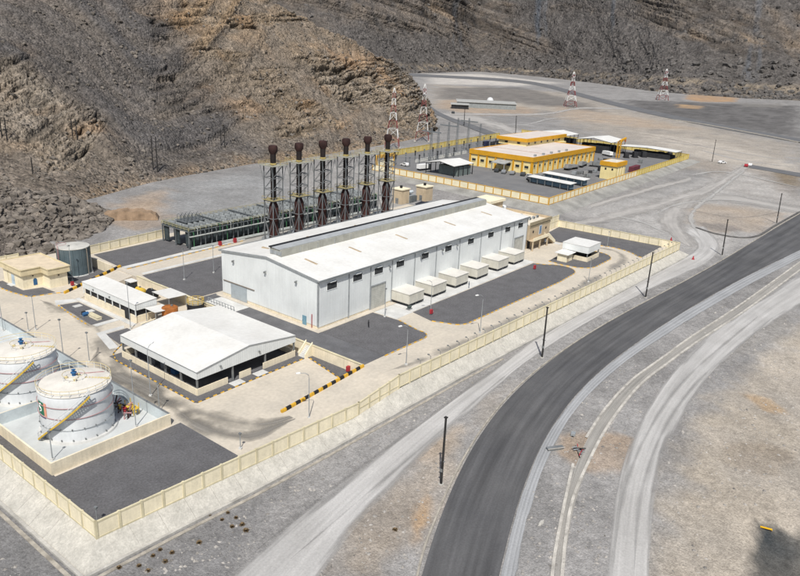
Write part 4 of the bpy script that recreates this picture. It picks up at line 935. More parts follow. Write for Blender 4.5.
tank_w = mat('tank_white', (.64, .66, .67), .45, .05, .3, streak=.05, fine=.03); tank_r = mat('tank_roof', (.66, .63, .57), .55, .07, .5, fine=.04)
pinkp = mat('pink_pipe', (.42, .22, .22), .6, .15); emg = mat('emblem_green', (.02, .16, .09), .5, .05); emo = mat('emblem_orange', (.72, .33, .22), .5, .05); emw = mat('emblem_white', (.8, .8, .78), .5, .02)
tkrail = mat('tank_rail', (.60, .50, .26), .6, .1)
def make_tank(cx, cy, Rr, H, label, emblem):
    r = thing('fuel_tank', label, 'fuel tank', (cx, cy, ZL+.06), group='white fuel tanks in the bund')
    part('foundation', MB().lathe([(Rr+.55, 0), (Rr+.45, .3), (Rr+.05, .3)], 64), white_c, r, True)
    n = 4
    for k in range(n):
        z0, z1 = .3+(H-.3)*k/n, .3+(H-.3)*(k+1)/n
        part('shell_course', MB().lathe([(Rr-.012*k, z0), (Rr-.012*k, z1-.02), (Rr-.05, z1)], 72), tank_w, r, True)
    part('roof', MB().lathe([(Rr+.06, H-.02), (Rr+.06, H+.06), (Rr*.7, H+.42), (Rr*.35, H+.7), (.02, H+.82)], 72), tank_r, r, True)
    for k in (1, 2, 3):
        b = MB(); b.ring(Rr+.09, .3+(H-.3)*k/n+.1, .055, 64); part('ring_pipe', b, pinkp if k > 1 else galv, r)
        for q in range(18):
            a = q*2*math.pi/18+.1*k; pass
    b = MB()
    for k in range(20):
        a = k*2*math.pi/20
        for z in (.45, .3+(H-.3)/4+.1): b.cbox((Rr+.12)*math.cos(a), (Rr+.12)*math.sin(a), z, .16, .16, .2)
    part('nozzle', b, steel, r)['kind'] = 'stuff'
    rail = part('guard_rail', MB().ring(Rr+.02, H+1.1, .04, 64), tkrail, r); b = MB(); b.ring(Rr+.02, H+.6, .03, 64); part('mid_rail', b, tkrail, rail)
    for k in range(26):
        a = k*2*math.pi/26; part('post', MB().tube([(Rr*math.cos(a), Rr*math.sin(a), H), (Rr*math.cos(a), Rr*math.sin(a), H+1.1)], .04, 5), tank_w, rail)
    # inner ring, manhole, walkway on the roof
    ir = part('roof_ring', MB().ring(1.6, H+1.55, .035, 32), tkrail, r)
    for k in range(10):
        a = k*2*math.pi/10; part('post', MB().tube([(1.6*math.cos(a), 1.6*math.sin(a), H+.6), (1.6*math.cos(a), 1.6*math.sin(a), H+1.55)], .035, 4), tank_w, ir)
    part('hatch', MB().lathe([(.7, H+.68), (.7, H+.95), (.6, H+1.)], 16), tank_r, r); part('valve', MB().lathe([(.3, H+.8), (.3, H+1.4), (.45, H+1.45), (.45, H+1.6), (.2, H+1.7), (.2, H+1.95), (.35, H+2.0), (.1, H+2.1)], 12, (.25, .35, 0)), blue, r, True)
    for k in range(3): part('vent', MB().lathe([(.18, H+.5), (.18, H+.95), (.3, H+1.0), (.05, H+1.15)], 8, (1.1*math.cos(k*2+.4), 1.1*math.sin(k*2+.4), 0)), tkrail, r)
    a0 = math.atan2(-.55, .84)
    b = MB()
    for k in range(8):
        t = k/8; rr = 1.7+(Rr-1.7)*t; z = H+.62-.5*t; b.cbox(rr*math.cos(a0), rr*math.sin(a0), z, .5, .5, .1)
    part('roof_walkway', b, tkrail, r)
    b = MB(); b.tube([(1.0, 1.4, H+.75), (2.6, .3, H+.65), (4.6, -.1, H+.3), (Rr+.12, -.1, H-.1), (Rr+.14, -.1, .5)], .07, 6); part('foam_pipe', b, pinkp, r)
    # spiral stair, rising anticlockwise round the front
    A0, A1 = R(178), R(262); ns = 30
    sb = MB()
    for k in range(ns): a_, c_ = A0+(A1-A0)*k/ns, A0+(A1-A0)*(k+1)/ns; sb.bar(((Rr+1.0)*math.cos(a_), (Rr+1.0)*math.sin(a_), .25+(H-.1)*k/ns), ((Rr+1.0)*math.cos(c_), (Rr+1.0)*math.sin(c_), .25+(H-.1)*(k+1)/ns), .1, .24)
    sta = part('stair_stringer', sb, yel2, r)
    b = MB(); b.tube([((Rr+.12)*math.cos(A0+(A1-A0)*k/ns), (Rr+.12)*math.sin(A0+(A1-A0)*k/ns), .25+(H-.1)*k/ns) for k in range(ns+1)], .07, 5); part('inner_stringer', b, galv, sta)
    tread = MB().box(Rr+.1, Rr+.95, -.14, .14, -.03, .03).mesh('tread', galv)
    for k in range(ns):
        o = link('tread', tread, sta, (0, 0, .35+(H-.2)*k/ns)); o.rotation_euler = (0, 0, A0+(A1-A0)*(k+.5)/ns)
    for hh in (.55, 1.05):
        b = MB(); b.tube([((Rr+.97)*math.cos(A0+(A1-A0)*k/ns), (Rr+.97)*math.sin(A0+(A1-A0)*k/ns), .25+hh+(H-.1)*k/ns) for k in range(ns+1)], .05, 5); part('handrail', b, tank_w, sta)
    b = MB()
    for k in range(0, ns+1, 3):
        a = A0+(A1-A0)*k/ns; x, y, z = (Rr+.97)*math.cos(a), (Rr+.97)*math.sin(a), .25+(H-.1)*k/ns; b.tube([(x, y, z), (x, y, z+1.05)], .045, 4)
    part('baluster', b, tank_w, sta)
    if emblem:
        em = None; ca = R(196)
        def patchm(a0, a1, z0, z1, m, off, nm, par):
            b = MB(); vs = []; fs = []; k = 6
            for i in range(k+1):
                a = a0+(a1-a0)*i/k
                for z in (z0, z1): vs.append(((Rr+off)*math.cos(a), (Rr+off)*math.sin(a), z))
            for i in range(k): fs.append((i*2, i*2+2, i*2+3, i*2+1))
            b._add(vs, fs); return part(nm, b, m, par)
        em = patchm(R(168), R(187), H-3.5, H-1.3, emg, .02, 'emblem', r); em['label'] = 'green and orange company emblem on the tank shell'
        patchm(R(187), R(193), H-3.5, H-1.3, emo, .02, 'emblem_band', em)
        # white hook-shaped mark on the green field
        pts = [(.62, .78), (.42, .82), (.33, .66), (.45, .55), (.6, .48), (.58, .3), (.36, .24)]
        b = MB(); b.tube([((Rr+.035)*math.cos(R(168+19*u)), (Rr+.035)*math.sin(R(168+19*u)), H-3.5+2.2*v) for u, v in [tuple(q) for q in crom(pts, 24)]], .085, 5); part('emblem_mark', b, emw, em)
        b = MB()
        for k in range(8): 
            a = R(170+k*2.7); b.cbox((Rr+.02)*math.cos(a), (Rr+.02)*math.sin(a), H-3.95, .05, .16, .26)
        part('emblem_lettering', b, mat('emblem_text', (.09, .11, .2)), em)['kind'] = 'stuff'
    return r
make_tank(-52., 1.75, 5.35, 7.7, 'white round fuel tank with yellow stair and green emblem, nearest the bund corner', True)
make_tank(-52., 19.3, 5.35, 7.7, 'white round fuel tank cut by the left edge of the photograph', False)
pm = thing('pipe_manifold', 'cluster of dark red and yellow valves and pipes beside the near fuel tank', 'pipe manifold', (-44.9, .6, ZL+.06))
random.seed(3)
for k in range(22):
    x, y = random.uniform(-1.2, 1.0), random.uniform(-2.4, 3.); part('pipe', MB().tube([(x, y, 0), (x, y, .5+random.random()), (x+random.uniform(-1, 1), y+random.uniform(-1.4, 1.4), .6+random.random())], .12, 6), (rust, pinkp, steel, rust)[k % 4], pm)
for k in range(5): part('valve', MB().lathe([(.1, .6), (.22, .8), (.1, 1.1), (.35, 1.3), (.35, 1.36)], 8, (random.uniform(-1.2, 1.2), random.uniform(-2.6, 2.6), 0)), (yel2, red)[k % 2], pm)
part('platform', MB().box(.4, 1.6, -2.2, .4, 1.0, 1.1), yel2, pm)
for k in range(4): part('post', MB().cbox((.5, 1.5)[k % 2], (-2.1, .3)[k//2], 0, .1, .1, 2.0), yel2, pm)

# ================================================================= open-sided store with white gable roof
sh = thing('open_store', 'open-sided store with wide white gable roof and low beige walls', 'shed', (-33.1, -3.2, ZL))
SW, SL, SE, SR_ = 23.4, 23.8, 4.6, 6.1; SO = 1.5
for s in (0, 1):
    xe = (-.1, SW+.1)[s]
    q = [(xe, -.15, SE), (SW/2, -.15, SR_), (SW/2, SL+.15, SR_), (xe, SL+.15, SE)]
    part('roof_slope', MB().slab(*(q if s == 1 else q[::-1]), .12) if False else MB().slab(*(q[::-1] if s == 1 else [(xe, -.15, SE), (SW/2, -.15, SR_), (SW/2, SL+.15, SR_), (xe, SL+.15, SE)]), .12), roof_w, sh)
    part('side_cladding', MB().box((-.08, SW-.02)[s], (.02, SW+.08)[s], -.1, SL+.1, SE-1.45, SE-.03), white_p, sh)
for y0 in (-.1, SL-.02):
    b = MB(); n = [(0.03, SE-1.45), (SW-.03, SE-1.45), (SW-.03, SE-.05), (SW/2, SR_-.05), (.03, SE-.05)]
    b._add([(x, y0, z) for x, z in n]+[(x, y0+.12, z) for x, z in n], [(4, 3, 2, 1, 0), (5, 6, 7, 8, 9)]+[(i, (i+1) % 5, (i+1) % 5+5, i+5) for i in range(5)]); part('gable_cladding', b, white_p, sh)
part('eave_trim', MB().box(-.14, -.09, -.2, SL+.2, SE-.12, SE+.02), galv, sh)
b = MB(); b.bar((-.1, -.2, SE-.05), (SW/2, -.2, SR_-.04), .06, .16); b.bar((SW+.1, -.2, SE-.05), (SW/2, -.2, SR_-.04), .06, .16); part('verge_trim', b, galv, sh)
for x in (0.05, SW/3, 2*SW/3, SW-.3):
    for y in (0.05, SL-.3): part('column', MB().box(x, x+.28, y, y+.28, 0, SE-1.4), steel, sh)
for y in (SL/5, 2*SL/5, 3*SL/5, 4*SL/5):
    for x in (.05, SW-.33): part('column', MB().box(x, x+.28, y, y+.28, 0, SE-1.4), steel, sh)
for x0, x1 in ((0, 6.6), (9.3, 12.0), (15.0, SW)): part('low_wall', MB().box(x0, x1, -.12, .03, 0, 1.35), beige_p, sh)
for k in range(5): part('low_wall', MB().box(-.12, .03, .04+k*SL/5, (k+1)*SL/5-.02, 0, 1.35), beige_p, sh)
part('low_wall', MB().box(SW-.03, SW+.12, .04, SL, 0, 1.35), beige_p, sh); part('low_wall', MB().box(0, SW, SL-.03, SL+.12, 0, 1.35), beige_p, sh)
part('floor', MB().box(.2, SW-.2, .2, SL-.2, .03, .12), asp2, sh)
for x in (7.95, 13.5): part('entry_slab', MB().box(x-1.3, x+1.3, -1.9, -.14, .06, .12), white_c, sh)
for x in (5, 14): part('wall_lamp', MB().box(x-.15, x+.15, -.4, -.1, SE-.6, SE-.3), steel, sh)
st_ = thing('stored_crate', 'blue and grey crates stored inside the open-sided store', 'crates', (-31.5, 9, ZL+.12)); 
for k in range(6): part('crate', MB().cbox(1.0+(k % 2)*1.4, k*1.6-2, 0, 1.2, 1.3, .9+.3*(k % 3)), (blue, steel, galv)[k % 3], st_)

# ================================================================= fuel treatment house and its small tanks
fh = thing('treatment_house', 'long narrow white roofed treatment house on beige base walls', 'building', (-21.6, 34.2, ZL))
FWd, FLn = 5.2, 22.
part('base_wall', MB().box(0.1, FWd-.1, .1, FLn-.1, 0, 1.5), beige_p, fh)
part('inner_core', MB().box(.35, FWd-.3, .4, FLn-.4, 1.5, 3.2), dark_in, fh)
part('side_cladding', MB().box(-.06, .06, -.06, FLn+.06, 2.9, 4.35), white_p, fh); part('side_cladding', MB().box(FWd-.06, FWd+.06, -.06, FLn+.06, 2.9, 4.35), white_p, fh)
part('end_cladding', MB().box(.07, FWd-.07, -.06, .06, 2.9, 4.35), white_p, fh); part('end_cladding', MB().box(.07, FWd-.07, FLn-.06, FLn+.06, 2.9, 4.35), white_p, fh)
part('roof', MB().slab((-.15, -.15, 4.36), (FWd+.15, -.15, 4.62), (FWd+.15, FLn+.15, 4.62), (-.15, FLn+.15, 4.36), .1), roof_w, fh)
for y in np.linspace(.15, FLn-.15, 8): part('column', MB().box(-.02, .16, y-.1, y+.1, 1.5, 2.95), white_p, fh)
dr = part('door', MB().box(-.05, .1, 2.6, 4.4, .1, 2.85), dark_in, fh)
part('door_frame', MB().box(-.1, -.05, 2.4, 2.6, 0, 2.95), steel, dr)
part('wall_lamp', MB().box(-.3, -.06, 10, 10.3, 3.4, 3.7), steel, fh); part('wall_lamp', MB().box(-.3, -.06, 17, 17.3, 3.4, 3.7), steel, fh)
def canopy(name, label, x0, x1, y0, y1, z, ztop, cat='canopy', tilt=.25):
    r = thing(name, label, cat, (x0, y0, z)); a, c = x1-x0, y1-y0; h = ztop-z
    part('roof', MB().slab((-.1, -.1, h), (a+.1, -.1, h-tilt), (a+.1, c+.1, h-tilt), (-.1, c+.1, h), .09), roof_w, r)
    for x in (.1, a-.1):
        for y in (.1, c-.1): part('post', MB().cbox(x, y, 0, .12, .12, h-tilt-.09), galv, r)
    return r
canopy('small_canopy', 'small white lean-to canopy at the end of the treatment house', -19.6, -15.4, 29.8, 33.6, ZL, 1.2)
canopy('small_canopy', 'white pump canopy against the retaining wall between two small tanks', -12.6, -7.8, 35.2, 41.6, ZL, 1.3)
def drum(name, label, x, y, z, r_, h, m, rail=False, lid=None, legs=0):
    t = thing(name, label, 'tank', (x, y, z))
    part('shell', MB().lathe([(r_, 0), (r_, h-.12), (r_*.97, h)], 28), m, t, True)
    part('top', MB().lathe([(r_*.96, h), (r_*.9, h+.08), (.05, h+.2)], 28), lid or m, t, True)
    part('manhole', MB().lathe([(.3, h+.1), (.3, h+.42), (.1, h+.46)], 10, (r_*.3, 0, 0)), steel, t)
    if rail:
        b = MB(); b.ring(r_-.05, h+1.0, .05, 24); b.ring(r_-.05, h+.55, .04, 24); g = part('guard_rail', b, yel2, t)
        for k in range(10): a = k*.628; part('post', MB().cbox((r_-.05)*math.cos(a), (r_-.05)*math.sin(a), h, .08, .08, 1.0), yel2, g)
        lb = MB()
        for s in (-.25, .25): lb.tube([(r_+.2, s, 0), (r_+.2, s, h+1.1)], .05, 4)
        for k in range(8): lb.bar((r_+.2, -.25, .3+k*.35), (r_+.2, .25, .3+k*.35), .05)
        part('ladder', lb, yel2, t)
    return t
drum('oil_tank', 'rust orange round tank beside the white lean-to canopy', -15.6, 30.4, ZL, 1.75, 3.2, orange_r)
drum('oil_tank', 'black round tank with yellow railing behind the white gable roof', -9.7, 29.2, ZL, 1.9, 3.0, black, True, mat('tank_lid', (.3, .27, .2)))
def hdrum(name, label, x, y, z, r_, L, m):
    t = thing(name, label, 'tank', (x, y, z))
    for s in (-.3, .3): part('saddle', MB().cbox(0, s*L, 0, r_*1.5, .25, r_*.6+.3), white_c, t)
    part('shell', MB().tube([(0, -L/2-.25, r_+.3), (0, -L/2, r_+.3), (0, L/2, r_+.3), (0, L/2+.25, r_+.3)], [r_*.55, r_, r_, r_*.55], 20), m, t, True)
    part('manhole', MB().lathe([(.22, r_*2+.25), (.22, r_*2+.55)], 10), steel, t); return t
hdrum('drum_tank', 'yellow horizontal drum tank behind the treatment house', -11.2, 49., ZL, .95, 2.2, yel2)
hdrum('drum_tank', 'black horizontal drum tank behind the treatment house', -10.3, 45.4, ZL, 1.05, 2.4, black)
tr = thing('loader_cab', 'small white roofed vehicle cab parked by the retaining wall', 'vehicle', (-10.5, 54, ZL))
part('chassis', MB().box(-1, 1, -1.6, 1.6, .6, 1.1), black, tr); part('cab', MB().box(-.9, .9, -1.2, 1.2, 1.1, 2.5), glass, tr); part('roof', MB().box(-1.05, 1.05, -1.4, 1.4, 2.5, 2.65), roof_w, tr)
for k in range(4): part('wheel', MB().tube([((-1.15, .85)[k % 2], (-1.2, 1.2)[k//2], .55), ((-.85, 1.15)[k % 2], (-1.2, 1.2)[k//2], .55)], .55, 14), black, tr)
sp = thing('small_structure', 'row of yellow pipe racks and posts below the lean-to canopy', 'pipe rack', (-21.5, 30.6, ZL))
for k in range(5): part('pipe', MB().tube([(-.5, k*.6-1, .5), (3.2, k*.6-1.2, .5+.1*k)], .11, 6), (yel2, cream, yel2, galv, cream)[k], sp)
for k in range(4): part('post', MB().cbox(k*1.0, -1.3, 0, .12, .12, 1.0), cream_d, sp)
bx = thing('blue_pump', 'small blue and black pump set on the gravel by the treatment house', 'pump', (-27.2, 45.5, ZL+.06)); part('base', MB().box(-.8, .8, -.9, .9, 0, .2), steel, bx); part('motor', MB().tube([(-.6, -.3, .65), (.6, -.3, .65)], .42, 12), blue, bx); part('housing', MB().box(-.4, .4, .1, .8, .2, 1.0), black, bx)
bx = thing('pipe_trench', 'beige covered pipe duct on the gravel beside the treatment house', 'duct', (-26.2, 41.2, ZL+.06)); part('duct', MB().box(-.55, .55, 0, 4.2, 0, .5), cream, bx); part('cover', MB().box(-.62, .62, -.05, 4.25, .5, .6), cream_d, bx)
for x, y in ((-25.2, 52.5), (-25.0, 47.5)):
    o = tag(part('manhole_cover', MB().box(x-.9, x+.9, y-.7, y+.7, ZL+.07, ZL+.2), white_c, None), 'square pale manhole cover in the gravel, '+('nearer the grey tank' if y > 50 else 'nearer the blue pump'), 'manhole cover')

# ================================================================= small beige building and the grey tank
bb = thing('switch_building', 'small beige L-shaped building with deep flat parapet', 'building', (-28.2, 68.6, ZL))
foot_ = [(0, 3.6), (4.8, 3.6), (4.8, .0), (9.2, .0), (9.2, 14.0), (0, 14.0)]
part('wall', MB().prism(foot_, 0, 3.7), cream, bb)
par = [(-.55, 3.05), (4.25, 3.05), (4.25, -.55), (9.75, -.55), (9.75, 14.55), (-.55, 14.55)]
fascia = part('parapet', MB().prism(par, 3.5, 4.9), mat('parapet_cream', (.64, .55, .36), .9, .08, streak=.06), bb)
ins = [(-.2, 3.4), (4.6, 3.4), (4.6, -.2), (9.4, -.2), (9.4, 14.2), (-.2, 14.2)]
part('roof_deck', MB().prism(ins, 4.9, 4.94), mat('roof_deck', (.62, .52, .38), .9, .08), fascia)
ed = MB()
for i in range(6): p_, q_ = par[i], par[(i+1) % 6]; ed.bar((p_[0], p_[1], 5.0), (q_[0], q_[1], 5.0), .3, .22)
part('rim', ed, MATS['parapet_cream'], fascia)
dr = part('door', MB().box(-.05, .02, 8.0, 9.6, .15, 2.6), mat('pale_blue_door', (.42, .52, .6), .5), bb); part('handle', MB().box(-.1, -.05, 8.2, 8.3, 1.2, 1.35), black, dr)
part('column', MB().box(-.1, .12, 11.2, 11.5, 0, 3.5), cream_d, bb)
b = MB(); b.box(2.4, 3.4, 3.55, 3.62, .4, 1.9); b.lathe([(.01, 0), (.01, .001)], 3, (2.9, 3.58, 1.9)); wn = part('window', MB().prism([(2.45, 3.54), (3.35, 3.54), (3.35, 3.62), (2.45, 3.62)], .5, 1.8), blue, bb)
ar = MB(); ar._add([(2.9+.45*math.cos(t), 3.54, 1.8+.45*math.sin(t)) for t in np.linspace(0, math.pi, 9)], [tuple(range(9))]); part('arch', ar, blue, wn)
part('step', MB().box(-1.2, -.06, 7.6, 10, 0, .16), white_c, bb)
for x, y in ((2.4, 3.5), (7, -.1)): part('wall_lamp', MB().box(x-.12, x+.12, y-.25, y, 2.9, 3.15), black, bb)
gt = thing('water_tank', 'dark blue-grey round water tank with pale flat lid beside the beige building', 'water tank', (-13.0, 76.4, ZL))
tg = mat('tank_grey', (.10, .135, .15), .5, .12, .5, streak=.15); tl_ = mat('tank_grey_top', (.50, .49, .45), .7, .1)
for k in range(3): part('shell_course', MB().lathe([(4.0-.012*k, k*2.42), (4.0-.012*k, k*2.42+2.4), (3.95-.012*k, k*2.42+2.42)], 56), tg, gt, True)
part('lid', MB().lathe([(4.06, 7.2), (4.06, 7.35), (3.6, 7.42), (.05, 7.75)], 56), tl_, gt, True)
part('base_ring', MB().lathe([(4.4, 0), (4.35, .25), (4.0, .26)], 48), white_c, gt, True)
for k in range(12): a = k*math.pi/6; part('stiffener', MB().tube([(4.03*math.cos(a), 4.03*math.sin(a), .3), (4.03*math.cos(a), 4.03*math.sin(a), 7.2)], .06, 4), tg, gt)
b = MB()
for s in (-.25, .25): b.tube([(-4.25, -.5+s, 0), (-4.25, -.5+s, 8.3)], .05, 4)
for k in range(18): b.bar((-4.25, -.75, .4+k*.44), (-4.25, -.25, .4+k*.44), .05)
part('ladder', b, pinkp, gt)
b = MB(); b.ring(.0001+1.2, 8.5, .05, 16, (-3.2, -.5)); part('ladder_cage', b, pinkp, gt)
part('pipe', MB().tube([(1.5, -3.75, 7.1), (1.5, -4.1, 7.0), (1.5, -4.1, .3)], .11, 6), mat('pipe_brown', (.25, .22, .18)), gt)
rd = thing('hose_cabinet', 'small red hose cabinet at the foot of the dark grey tank', 'hose cabinet', (-18.8, 66.9, ZL)); part('cabinet', MB().box(-.35, .35, -.25, .25, .2, 1.1), red, rd); part('leg', MB().box(-.3, .3, -.05, .05, 0, .2), steel, rd)

# ================================================================= radiator bank
rb = thing('radiator_bank', 'long raised bank of grey-green cooling radiators behind the hall', 'radiator bank', (17.2, 69.0, ZU))
RX, RY, RZ = 84., 13.2, 5.4
rgrey = mat('radiator_grey', (.15, .165, .172), .5, .15, .8, metal=.2); rdark = mat('radiator_core', (.05, .065, .07), .6, .2, 1.5); rlite = mat('radiator_edge', (.42, .44, .42), .5, .1)
colm = MB().box(-.16, .16, -.16, .16, 0, RZ).mesh('column', rgrey)
for i in range(22):
    for y in (.2, RY/2, RY-.2): link('column', colm, rb, (.2+i*(RX-.4)/21, y, 0))
part('deck', MB().box(0, RX, 0, RY, RZ-.35, RZ-.05), rgrey, rb)
part('cable_tray', MB().box(0, RX, -.9, -.15, RZ-1.6, RZ-1.45), rlite, rb)
unit = MB().box(0, 1.86, 0, 2.9, 0, .75).mesh('radiator_unit', rdark)
ringm = MB(); ringm.lathe([(.86, .75), (.86, .98), (.78, .98), (.78, .76)], 14, (.93, .72, 0)); ringm.lathe([(.86, .75), (.86, .98), (.78, .98), (.78, .76)], 14, (.93, 2.18, 0)); ringm = ringm.mesh('fan_ring', rgrey)
edge = MB().box(-.06, .1, -.02, 2.92, .3, .92).mesh('side_plate', mat('plate_grey', (.25, .268, .27), .5, .2))
k_ = 0
for i in range(42):
    for j in range(4):
        o = link('radiator_unit', unit, rb, (.3+i*1.99, .25+j*3.25, RZ-.05)); o.rotation_euler = (0, R(20), 0)
        link('fan_ring', ringm, o); link('side_plate', edge, o)
hdr = MB().tube([(0, 0, 0), (0, RY-.5, 0)], .13, 6).mesh('header_pipe', rgrey)
for i in range(0, 42, 6): link('header_pipe', hdr, rb, (.2+i*1.99, .2, RZ+1.05))
b = MB()
for i in range(43): b.bar((.1+i*1.98, -.12, RZ), (.1+i*1.98, -.12, RZ+1.0), .06)
b.bar((0, -.12, RZ+1.), (RX, -.12, RZ+1.), .07); b.bar((0, -.12, RZ+.5), (RX, -.12, RZ+.5), .06)
part('front_rail', b, mat('rail_olive', (.45, .42, .22), .6), rb)
b = MB()
for i in range(43): b.bar((.1+i*1.98, RY+.1, RZ), (.1+i*1.98, RY+.1, RZ+1.), .06)
b.bar((0, RY+.1, RZ+1.), (RX, RY+.1, RZ+1.), .09); b.bar((0, RY+.1, RZ+.55), (RX, RY+.1, RZ+.55), .08)
b.bar((0, -.1, RZ+1.), (0, RY, RZ+1.), .09); b.bar((0, -.1, RZ+.5), (0, RY, RZ+.5), .09)
for k in range(8): b.bar((0, k*RY/7, RZ), (0, k*RY/7, RZ+1.), .06)
part('rear_rail', b, MATS['rail_olive'], rb)
for i in range(21):
    x = .4+i*4.; part('coil_panel', MB().box(x, x+3.6, .6, 1.1, 1.0, RZ-.5), rdark, rb)
    part('riser_pipe', MB().tube([(x+1.1, -.35, .2), (x+1.1, -.35, RZ-.6), (x+1.1, .4, RZ-.3)], .14, 6), (green_p, rgrey, rgrey)[i % 3], rb)
    part('riser_pipe', MB().tube([(x+2.4, -.45, RZ-1.4), (x+2.4, -.45, RZ+.5), (x+2.4, .3, RZ+.7)], .12, 6), (rlite, rgrey, green_p)[i % 3], rb)
for y in (1.2, 6.5, 11.8): part('end_coil', MB().box(.55, .9, y-1.1, y+1.1, .6, RZ-.6), rdark, rb)
part('main_pipe', MB().tube([(0, -1.1, .7), (RX, -1.1, .7)], .28, 8), rlite, rb); part('main_pipe', MB().tube([(0, -1.7, .55), (RX, -1.7, .55)], .2, 8), rlite, rb)
for x in (9, 14.5): part('fire_box', MB().box(x-.45, x+.45, -2.8, -2.2, 0, 1.4), red, rb)
vs_ = thing('pipe_cage', 'grey pipework cage standing on the left end of the radiator bank', 'pipe cage', (21.5, 77.0, RZ))
for k in range(14):
    x = (k % 5)*1.4; y = (k//5)*1.6-.6; part('hoop', MB().tube([(x, y-.7, .4), (x, y-.7, 2.4), (x, y, 2.9), (x, y+.7, 2.4), (x, y+.7, .4)], .08, 5), rgrey, vs_)
part('frame', MB().box(-.6, 6.4, -1.6, 3.6, .7, .95), rgrey, vs_)
b = MB().box(-1, 101, -4.5, 14.5, -.02, .05)
sheet('radiator_slab', [(16, 66), (118, 67), (118, 85), (16, 84.5)], ZU, mat('slab_grey', (.33, .32, .3), .9, .15, .2), .05)

# ================================================================= six exhaust stacks
stk = mat('stack_steel', (.17, .178, .182), .6, .12, 1.)
def make_stack():
    r = thing('exhaust_stack', 'x', 'exhaust stack', (0, 0, ZU), group='exhaust stacks behind the hall')
    hw = 1.85; H = 25.0
    for sx in (-1, 1):
        for sy in (-1, 1): part('leg', MB().bar((sx*hw, sy*hw, 0), (sx*hw, sy*hw, H), .24), stk, r)
    lv = [0, 5.0, 10.0, 15.0, 18.3, 21.6, 25.0]
    for k, z in enumerate(lv[1:]):
        b = MB()
        for s in (-1, 1): b.bar((-hw, s*hw, z), (hw, s*hw, z), .16); b.bar((s*hw, -hw, z), (s*hw, hw, z), .16)
        part('girt', b, stk, r)
    for k in range(3, 6):
        b = MB(); z0, z1 = lv[k], lv[k+1]
        for s in (-1, 1): b.bar((-hw, s*hw, z0), (hw, s*hw, z1), .1); b.bar((s*hw, hw, z0), (s*hw, -hw, z1), .1)
        part('brace', b, stk, r)
    for k in range(3):
        b = MB(); z0, z1 = lv[k], lv[k+1]; zm = (z0+z1)/2
        for s in (-1, 1):
            for t in (-1, 1): b.bar((t*hw, s*hw, z1), (0, s*hw, z0), .15); b.bar((s*hw, t*hw, z1), (s*hw, 0, z0), .15)
        part('brace', b, stk, r)
    for k in (5,):
        b = MB(); z0, z1 = lv[k]-1.5, lv[k+1]
        for s in (-1, 1):
            for t in (-1, 1): part('bracket', MB().bar((t*hw, s*hw, z0), (t*(hw+.9), s*hw*1.3, z1), .13), stk, r)
    part('silencer', MB().lathe([(.7, .8), (1.3, 1.9), (1.38, 2.3), (1.38, 7.0), (1.2, 7.3), (1.2, 8.2), (1.38, 8.5), (1.38, 13.2), (.82, 14.6)], 24), rust, r, True)
    part('inlet_duct', MB().tube([(0, 0, 2.0), (0, -4.5, 2.0), (0, -11, 3.2)], .9, 14), rust, r, True)
    part('flue', MB().lathe([(.78, 14.4), (.78, 24.8), (.82, 28.2), (.82, 28.4)], 20), rustd, r, True)
    part('cap', MB().lathe([(.82, 28.2), (1.3, 29.0), (1.34, 29.9), (1.2, 30.5), (.9, 30.62)], 20), mat('cap_brown', (.04, .018, .016), .8, .3), r, True)
    for z, w2, nm in ((25.0, 2.9, 'top_platform'), (15.2, 2.3, 'mid_platform')):
        b = MB()
        for a, c in (((-w2, -w2), (w2, -1.0)), ((-w2, 1.0), (w2, w2)), ((-w2, -1.0), (-1.0, 1.0)), ((1.0, -1.0), (w2, 1.0))): b.box(a[0]+.004, c[0]-.004, a[1]+.004, c[1]-.004, z+.08, z+.2)
        pl = part(nm, b, mat('platform_olive', (.33, .33, .28), .7) if z > 20 else mat('mid_deck', (.36, .31, .16), .7), r)
        b = MB()
        for zz in ((.6, 1.15) if z > 20 else (1.05,)):
            for s in (-1, 1): b.bar((-w2, s*w2, z+zz), (w2, s*w2, z+zz), .06); b.bar((s*w2, -w2, z+zz), (s*w2, w2, z+zz), .06)
        for s in (-1, 1):
            for t in (-1, 0, 1): b.bar((t*w2, s*w2, z+.2), (t*w2, s*w2, z+1.1), .06); b.bar((s*w2, t*w2, z+.2), (s*w2, t*w2, z+1.1), .06)
        part('guard_rail', b, mat('rail_mustard', (.42, .33, .12), .7), pl)
    for z, w2 in ((18.3, 1.0), (21.6, 1.0)): part('side_platform', MB().box(.95, 2.0, -1.9, 1.9, z+.1, z+.2), stk, r)
    b = MB()
    for s in (-.25, .25): b.bar((2.25, s, 0), (2.25, s, 26), .06)
    for k in range(52): b.bar((2.25, -.25, .4+k*.5), (2.25, .25, .4+k*.5), .045)
    part('ladder', b, stk, r)
    part('collar', MB().lathe([(.82, 25.3), (.92, 25.3), (.92, 25.45), (.82, 25.6)], 16), mat('rail_mustard', (.42, .33, .12), .7), r)
    return r
s0 = make_stack()
so_ = ['leftmost of the six', 'second from the left', 'third from the left', 'fourth from the left', 'fifth from the left', 'rightmost of the six']
for k, x in enumerate((34.4, 44.4, 54.3, 64.6, 74.9, 85.3)):
    o = s0 if k == 0 else copy_tree(s0); o.location = (x, 52., ZU)
    o['label'] = 'tall rust-black exhaust stack in a grey lattice frame, '+so_[k]
sheet('stack_yard', [(22, 33), (100, 33), (100, 66), (36, 66), (22, 60)], ZU, mat('stack_yard', (.36, .35, .325), .9, .15, .2), .04)
random.seed(11)
